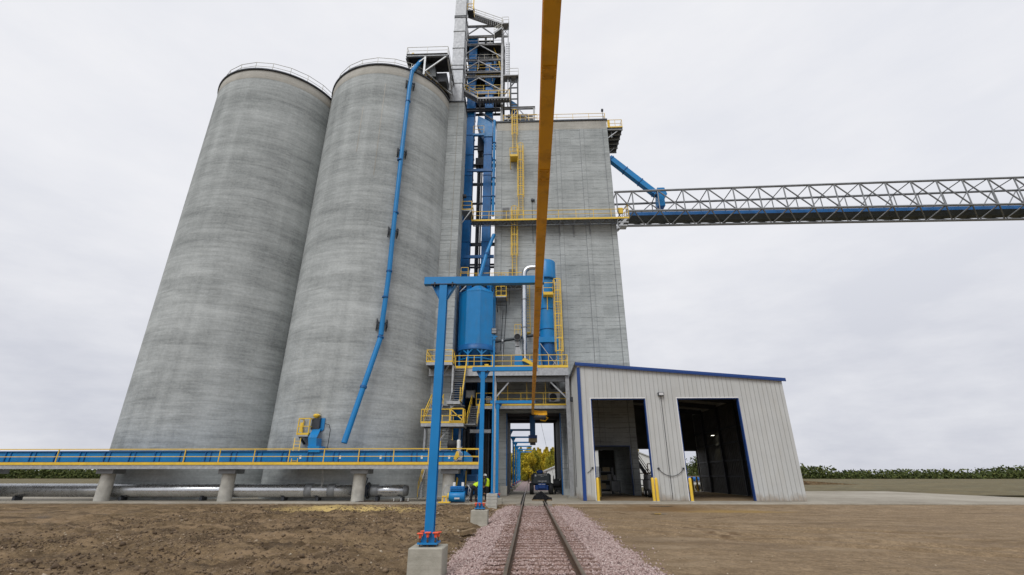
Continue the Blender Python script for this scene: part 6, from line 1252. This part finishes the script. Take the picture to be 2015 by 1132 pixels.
b_ = M(); a = W(898,945,36.1); b_.ext([(a.x-.06,36.1,.9),(a.x+.06,36.1,.9),(a.x+.12,36.1,1.5),(a.x+.02,36.1,1.6)],(0,.08,0)); b_.bar((W(917,935,36.6).x,36.6,.9),(W(917,935,36.6).x,36.6,2.0),.09); b_.build('guard', MT['yellow'], bm)
b_ = M(); b_.tube([W(918,953,36.6),W(936,953,36.6)],.2,16); b_.build('tube', MT['galv'], bm)
for k,(px_,rad) in enumerate(((905,.09),(913,.16),(921,.1),(951,.13),(956,.16),(961,.09))):
    x = W(px_,880,45.6).x; tag(M().tube([(x,45.6,0),(x,45.6,W(px_,846 if px_ < 930 else 790,45.6).z)],rad,12).build('riser_pipe', MT['dark' if k%2 else 'black'], loc=(x,45.6,0)),['thin dark riser pipe furthest left behind the stair tower','thick dark riser pipe behind the lower landing','thin dark riser pipe right of the lower landing','dark riser pipe behind the yellow safety post','thick dark riser pipe just left of the floodlight pole','thin black riser pipe hidden behind the floodlight pole'][k],'pipe','dark riser pipes between wing wall and building')
b_ = M(); b_.bar(W(925,849,44.5),W(966,849,44.5),.3,.3); tag(b_.build('low_beam', MT['galv'], loc=W(940,849,44.5)),'grey steel beam crossing the gap at the height of the lower landing','beam')
# old timbers by the nearest pier
for p, q, w_, h_, lab in ((G(872,1055,-.22),G(885,1037,-.2),.13,.09,'short old plank end nearest the large pier, pointing at the camera'),(G(886,1046,-.2),G(918,1041,-.19),.16,.07,'old grey plank lying crosswise behind the large pier'),(G(908,1050,-.22),G(934,1043,-.15),.2,.13,'broken brown timber half buried at the ballast edge'),(G(900,1041,-.15),G(930,1038,-.14),.1,.04,'thin pale board lying on the crosswise planks')):
    tag(M().bar(p,q,w_,h_).build('plank', MT['plank'], loc=p),lab,'plank','old timbers in the mud')
# puddle stains' standing water
for px_, py, rx, ry in ((1301,998,.75,.07),(1299,1008.5,.42,.07)):
    q = G(px_,py,-.17); v_ = [(q.x+rx*math.cos(a)*(1+.25*math.sin(3*a)),q.y+ry*3*math.sin(a),dirt_z(q.x,q.y)+.012) for a in np.linspace(0,2*PI,28)[:-1]]
    b_ = M(); b_.add(v_,[tuple(range(len(v_)))]); o_ = b_.build('puddle', MT.setdefault('water', mat('puddle_water',(.06,.045,.03),.05,var=.05,spec=.6)), loc=q); struct(o_)

# ------------------------------------------------------------------ workers
def remesh(b_, name, m, par, vox=.016):
    o_ = b_.build(name, m, par); md = o_.modifiers.new('remesh','REMESH'); md.mode = 'VOXEL'; md.voxel_size = vox; md.use_smooth_shade = True; return o_
def limb(b_, pts, rs, n=12): 
    b_.tube(pts, rs, n)
    for p, r in zip(pts, rs): b_.lathe([(r*math.sin(a),-r*math.cos(a)) for a in np.linspace(0.02,PI-.02,7)], p, n)
def hand(b_, wr, d_, side):
    wr = Vector(wr); d_ = Vector(d_).normalized(); s_ = d_.cross(Vector((0,1,0.2))).normalized()*side; n_ = d_.cross(s_)
    limb(b_, [wr, wr+d_*.05, wr+d_*.095],[.026,.036,.034],8)
    for k, L in enumerate((.068,.078,.072,.056)):
        p = wr+d_*.09+s_*(.03-.02*k); limb(b_, [p,p+d_*L*.5+n_*.006,p+d_*L*.85+n_*.024],[.0105,.0095,.008],6)
    p = wr+d_*.03+s_*.034; limb(b_, [p,p+d_*.03+s_*.022,p+d_*.058+s_*.026+n_*.012],[.013,.011,.009],6)
def head(b_, c, f_, up):
    c = Vector(c); f_ = Vector(f_).normalized(); up = Vector(up).normalized(); r_ = f_.cross(up)
    limb(b_, [c+up*.035-f_*.012, c-up*.02+f_*.012, c-up*.075+f_*.03],[.088,.08,.056],14)
    limb(b_, [c+f_*.085+up*.005, c+f_*.108-up*.028],[.011,.015],8)
    for s_ in (-1,1): limb(b_, [c+r_*s_*.083-f_*.01+up*.01, c+r_*s_*.084-f_*.012-up*.03],[.016,.012],6); limb(b_,[c+f_*.072+r_*s_*.032+up*.012],[.014],6)
    limb(b_, [c+f_*.082-r_*.024-up*.062, c+f_*.088-up*.064, c+f_*.082+r_*.024-up*.062],[.008,.009,.008],6)
def person(label, loc, J, standing, helmet=True, hood=False):
    th = thing('person', label, 'person', loc); o = Vector(loc); P = {k: Vector(v)+o for k, v in J.items()}
    b_ = M(); head(b_, P['head'], J['face'], J['hup']); limb(b_, [P['neck'], P['head']-Vector(J['hup'])*.05],[.06,.055])
    limb(b_, [P['pelvis'],P['waist'],P['chest'],P['neck']],[.14,.125,.15,.07])
    for s_ in 'lr':
        limb(b_, [P['chest'].lerp(P['sh'+s_],.3),P['sh'+s_],P['el'+s_],P['wr'+s_]],[.08,.062,.044,.03]); limb(b_, [P['pelvis'],P['hp'+s_],P['kn'+s_],P['an'+s_]],[.1,.085,.058,.042]); limb(b_,[P['an'+s_],P['an'+s_]+Vector(J['toe'])*.16-Vector((0,0,.05))],[.042,.034])
        hand(b_, P['wr'+s_], P['wr'+s_]-P['el'+s_], 1 if s_ == 'l' else -1)
    remesh(b_, 'body', MT['skin'], th, .011)
    b_ = M(); limb(b_, [P['pelvis'].lerp(P['waist'],.5),P['pelvis']],[.155,.175])
    for s_ in 'lr': limb(b_, [P['hp'+s_],P['kn'+s_],P['an'+s_]+Vector((0,0,.03))],[.118,.088,.078])
    remesh(b_, 'trousers', MT['cloth'], th)
    b_ = M(); limb(b_, [P['waist'].lerp(P['pelvis'],.3),P['chest'],P['neck'].lerp(P['chest'],.35)],[.165,.185,.11])
    for s_ in 'lr': limb(b_, [P['chest'].lerp(P['sh'+s_],.6),P['sh'+s_],P['el'+s_],P['wr'+s_].lerp(P['el'+s_],.12)],[.1,.09,.066,.052])
    if hood: limb(b_, [P['neck'],P['head']-Vector(J['face'])*.035+Vector((0,0,.0))],[.1,.112])
    remesh(b_, 'jacket', MT['greycl' if hood else 'cloth'], th)
    b_ = M(); limb(b_, [P['waist'].lerp(P['pelvis'],.35),P['waist'],P['chest'],P['chest'].lerp(P['neck'],.5)],[.178,.18,.198,.125])
    for s_ in 'lr': limb(b_, [P['chest'],P['chest'].lerp(P['sh'+s_],.75)],[.15,.105])
    vst = remesh(b_, 'vest', MT['hivis'], th)
    for s_ in 'lr':
        b_ = M(); t_ = Vector(J['toe']); limb(b_, [P['an'+s_]+Vector((0,0,.1)),P['an'+s_],P['an'+s_]+t_*.06-Vector((0,0,.045)),P['an'+s_]+t_*.19-Vector((0,0,.055))],[.064,.06,.06,.045]); remesh(b_, 'boot', MT['boot'], th)
    if helmet:
        c = P['head']; up = Vector(J['hup']).normalized(); f_ = Vector(J['face']).normalized(); b_ = M(); b_.lathe([(.125,.045),(.122,.08),(.10,.135),(.06,.165),(0,.175)],c,20); b_.lathe([(.0,.04),(.15,.04),(.148,.052),(.12,.056)],c+f_*.02,20); b_.build('hard_hat', MT['white'], th)
    return th
pa = W(936,984,34.9); fa = (pa.x-.14, 35.0, 0)
person('crouching worker in a yellow vest and dark trousers bending over behind the second gantry post', fa, dict(pelvis=(0,0,.92),waist=(.09,.1,1.06),chest=(.32,.24,1.13),neck=(.5,.36,1.06),head=(.62,.44,.98),face=(.7,.5,-.5),hup=(.55,.35,.4),shl=(.34,.42,1.06),shr=(.42,.1,1.04),ell=(.42,.5,.8),elr=(.5,.2,.76),wrl=(.56,.56,.62),wrr=(.66,.3,.58),hpl=(-.12,.02,.88),hpr=(.1,-.02,.88),knl=(-.17,.08,.48),knr=(.13,.06,.48),anl=(-.2,.0,.1),anr=(.16,-.04,.1),toe=(.25,.95,0)), False, False)
pb_ = W(957.5,984,35.6); fb_ = (pb_.x-.02, 35.6, 0)
person('standing worker with a white hard hat, grey hood and yellow vest by the floodlight pole', fb_, dict(pelvis=(0,0,.93),waist=(.01,0,1.1),chest=(.0,0,1.34),neck=(-.04,0,1.52),head=(-.12,-.02,1.64),face=(-.9,-.3,-.35),hup=(-.3,-.1,1),shl=(-.04,-.2,1.42),shr=(-.02,.2,1.42),ell=(-.1,-.25,1.14),elr=(-.1,.25,1.14),wrl=(-.27,-.18,.96),wrr=(-.28,.15,.98),hpl=(0,-.1,.9),hpr=(0,.1,.9),knl=(-.03,-.12,.5),knr=(.02,.12,.5),anl=(0,-.13,.1),anr=(.05,.13,.1),toe=(-.95,-.3,0)), True, True, True)

# ------------------------------------------------------------------ beyond the building
a, b = W(1075,927,95), W(1110,927,95); ze = a.z
wb_ = thing('white_building','white metal building beyond the portal, its gable roof rising to the right','building',(a.x+8,95,-.4))
rg = W(1099,917,95); k = (rg.z-ze)/(rg.x-a.x); xr_ = a.x+13
b_ = M(); b_.ext([(a.x,95,-.5),(a.x+26,95,-.5),(a.x+26,95,ze),(xr_,95,ze+k*13),(a.x,95,ze)],(0,20,0)); b_.build('wall', MT['white'], wb_)
b_ = M()
for s_ in (0,1): p = [(a.x-.3,94.8,ze+.02-k*.3),(xr_,94.8,ze+k*13+.03)] if s_ == 0 else [(xr_,94.8,ze+k*13+.03),(a.x+26.3,94.8,ze+.02-k*.3)]; b_.ext([p[0],p[1],(p[1][0],94.8,p[1][2]+.2),(p[0][0],94.8,p[0][2]+.2)],(0,20.4,0))
b_.build('roof', MT['siding'], wb_)
b_ = M(); b_.box(a.x+9,a.x+12.5,94.93,94.998,-.4,3.2); b_.build('door', MT['galv'], wb_)
def clump(n, shape, leaf, seed, tone=lambda p, r: 0):
    r = np.random.default_rng(seed); P = shape(r, n); d_ = r.normal(0,1,(n,3)); d_ /= np.linalg.norm(d_,axis=1)[:,None]; e = np.cross(d_, r.normal(0,1,(n,3))); e /= np.linalg.norm(e,axis=1)[:,None]; g = np.cross(d_, e); s_ = (leaf*r.uniform(.6,1.4,n))[:,None]
    V = np.stack([P-e*s_,P-g*s_*.7,P+e*s_,P+g*s_*.7],1).reshape(-1,3); cl = r.uniform(-.25,.25,64); tn = np.clip(.5+r.normal(0,.17,n)+cl[(np.floor(P[:,0]*1.1)*7+np.floor(P[:,1]*1.1)*13+np.floor(P[:,2]*.9)*29).astype(int)%64],0,1)
    return V, np.repeat(tn,4)
def leaves(name, V, tn, m, parent=None):
    me = bpy.data.meshes.new(name); me.vertices.add(len(V)); me.vertices.foreach_set('co', V.ravel().astype(np.float32)); F = np.arange(len(V),dtype=np.int32); me.loops.add(len(V)); me.loops.foreach_set('vertex_index',F); me.polygons.add(len(V)//4); me.polygons.foreach_set('loop_start',np.arange(0,len(V),4,dtype=np.int32)); me.update(calc_edges=True)
    at = me.attributes.new('tone','FLOAT','POINT'); at.data.foreach_set('value',tn.astype(np.float32)); me.materials.append(m); ob = bpy.data.objects.new(name,me); COL.objects.link(ob)
    if parent: ob.parent = parent
    return ob
def poplar(H, R_, seed):
    def f(r, n):
        z = r.beta(1.5,1.35,n); nb_ = 26; bz = r.uniform(.1,1,nb_); ba = r.uniform(0,2*PI,nb_); prof = lambda q: np.clip(np.sin(PI*np.clip(q,0,1)**.75),.05,1)**.8
        k = r.integers(0,nb_,n); t_ = r.uniform(.1,1,n)**.6; q = np.clip(bz[k]-.12+.2*t_+r.normal(0,.045,n),.06,1.03); rad = R_*prof(q)*t_+r.normal(0,.1,n)
        return np.stack([rad*np.cos(ba[k]+r.normal(0,.28,n)),rad*np.sin(ba[k]+r.normal(0,.28,n)),q*H],-1)
    return f
TR = []
for k,(H,R_,m_,nm) in enumerate(((9.9,2.3,'leafy','y'),(9.6,2.5,'leafg','g'),(10.3,2.2,'leafy','y'),(9.2,2.2,'leafg','g'))):
    th = thing('poplar_tree','x','tree',(0,0,0),'autumn trees beyond the portal')
    V, tn = clump(8000, poplar(H,R_,k), .15, 60+k); leaves('crown',V,tn,MT[m_],th)
    b_ = M(); b_.tube([(0,0,-.3),(.05,0,H*.3),(0,.05,H*.6),(0,0,H*.92)],[.17,.13,.08,.02],7)
    for j in range(7): zz = H*(.15+.1*j); g_ = j*2.4; b_.tube([(0,0,zz),(R_*.6*math.cos(g_),R_*.6*math.sin(g_),zz+1.3)],[.05,.015],5)
    o_ = b_.build('trunk', MT['trunk'], th); TR.append(th)
tl_ = []
xx = -19.0; i = 0
while xx < 34:
    tl_.append((xx,148+random.uniform(-3,6),i)); xx += random.uniform(1.2,1.9); i += 1
tl_ += [(x+random.uniform(-1,1),160+random.uniform(0,8),i+7) for x,_,i in tl_[::1]]
seen = set()
for x,y,i in tl_:
    k = random.choice((0,0,1,2,3,1)); s_ = random.uniform(.82,.98)*(1.08 if y > 158 else 1)
    if k not in seen: o_ = TR[k]; seen.add(k); o_.location = (x,y,-.3)
    else: o_ = copy_tree(TR[k],(x,y,-.3))
    o_.rotation_euler.z = random.uniform(0,6.28); o_.scale = (s_*random.uniform(.9,1.15),)*2+(s_,)
    o_['label'] = 'narrow yellow autumn tree in the row beyond the portal' if k in (0,2) else 'olive green autumn tree in the row beyond the portal'
    o_['group'] = 'yellow autumn trees beyond the portal' if k in (0,2) else 'olive autumn trees beyond the portal'
for k in range(4):
    if k not in seen: TR[k].location = (40+3*k,150,-.3)
# far hedge line, brown bank and blue covered load seen through the shed
r5 = lambda r,n: np.stack([np.concatenate([r.uniform(-420,-22,n//2),r.uniform(40,420,n-n//2)]),r.uniform(300,330,n),-.4+7*r.beta(1.0,1.5,n)],-1)
def r5(r, n):
    x = np.concatenate([r.uniform(-420,-22,n//2),r.uniform(40,420,n-n//2)]); h = 3.2+7*np.clip(vn(x,x*0,.03,71)+.25,0,1)+4.5*vn(x,x*0,.13,72)+2.5*vn(x,x*0,.4,73)
    return np.stack([x,r.uniform(300,330,n),-.4+np.clip(h,.8,12)*r.beta(1.0,1.3,n)],-1)
V, tn = clump(60000,r5,.7,91); o_ = leaves('distant_woods',V,tn,MT['leafd']); tag(o_,'low distant line of woods on the horizon','woods',kind='stuff')
yq = 74.0; a, b = W(1351,946,yq), W(1369,938,yq); vt = thing('covered_truck','pale vehicle with a bright blue cover parked beyond the shed, seen through the right doorway','vehicle',((a.x+b.x)/2,yq,-.4))
b_ = M(); b_.bevbox(a.x-.2,b.x+.6,yq,yq+2,W(1360,947,yq).z,W(1360,938.5,yq).z,.2); b_.build('cover', MT['bluecont'], vt)
b_ = M(); b_.bevbox(a.x-.3,b.x+.8,yq+.02,yq+2,.35,W(1360,947,yq).z-.01,.08); b_.build('body', MT['white'], vt)
b_ = M(); b_.box(a.x-.3,b.x+.8,yq-.02,yq+.015,.75,.85); b_.build('bumper', MT['dark'], vt)
for dx in (.0,1.6):
    b_ = M(); b_.lathe([(0,-.13),(.36,-.13),(.4,-.08),(.4,.08),(.36,.13),(0,.13)],(a.x+dx,yq+.3,.0),18,axis='y'); b_.build('wheel', MT['black'], vt)
b_ = M(); q = W(1358,938,120); vv = [(q.x-30,120,-.5),(q.x-22,120,q.z*.7),(q.x-8,120,q.z),(q.x+12,120,q.z*1.05),(q.x+40,120,-.5)]; b_.ext(vv,(0,25,0)); o_ = struct(b_.build('earth_bank', MT['mud']))
q = W(1381,915,110); lt = thing('leafy_tree','small green tree beyond the shed, cut off by the right doorway opening','tree',(q.x,110,-.4))
ft_ = lambda r,n: np.stack([r.normal(0,.75,n),r.normal(0,.75,n),3.9+r.normal(0,.7,n)],-1)+np.array([(.9,.2,.3),(-.9,.3,.1),(0,-.5,1.0),(.2,.6,-.5)])[r.integers(0,4,n)]
V, tn = clump(3000,ft_,.17,77); leaves('crown',V,tn,MT['leafd'],lt); b_ = M(); b_.tube([(q.x,110,-.5),(q.x+.1,110,1.5),(q.x,110,3.5)],[.18,.13,.06],8); b_.tube([(q.x+.1,110,1.5),(q.x+1,110,3)],[.08,.03],6); b_.tube([(q.x+.1,110,1.7),(q.x-1,110.2,3.2)],[.08,.03],6); b_.build('trunk', MT['trunk'], lt)

SPLIT = {'post','diagonal','lower_brace','guard','brace','hanger','flange','rear_beam','coupling','girt','ceiling_beam','wheels','portal_trim','joist','splice_plate','passage_girt','joint','feet','seam'}
# ------------------------------------------------------------------ one object per loose piece of a repeated part
def split_pieces(ob):
    me = ob.data; n = len(me.vertices); co = [tuple(round(c, 4) for c in v.co) for v in me.vertices]; par = list(range(n))
    def find(a):
        while par[a] != a: par[a] = par[par[a]]; a = par[a]
        return a
    first = {}
    for i, c in enumerate(co):
        if c in first: par[find(i)] = find(first[c])
        else: first[c] = i
    for p in me.polygons:
        v = p.vertices
        for k in v[1:]: par[find(k)] = find(v[0])
    grp = {}
    for p in me.polygons: grp.setdefault(find(p.vertices[0]), []).append(p)
    if len(grp) < 2: return
    base = ob.name.split('.')[0]
    for ps in grp.values():
        idx = sorted({v for p in ps for v in p.vertices}); mp = {v: i for i, v in enumerate(idx)}
        m2 = bpy.data.meshes.new(base); m2.from_pydata([tuple(me.vertices[i].co) for i in idx], [], [[mp[v] for v in p.vertices] for p in ps]); m2.update()
        m2.polygons.foreach_set('use_smooth', [p.use_smooth for p in ps]); m2.materials.append(me.materials[0])
        o2 = bpy.data.objects.new(base, m2); COL.objects.link(o2); o2.parent = ob.parent; o2.location = ob.location
    bpy.data.objects.remove(ob)
for ob in [o for o in bpy.data.objects if o.type == 'MESH' and o.parent and o.name.split('.')[0] in SPLIT]: split_pieces(ob)
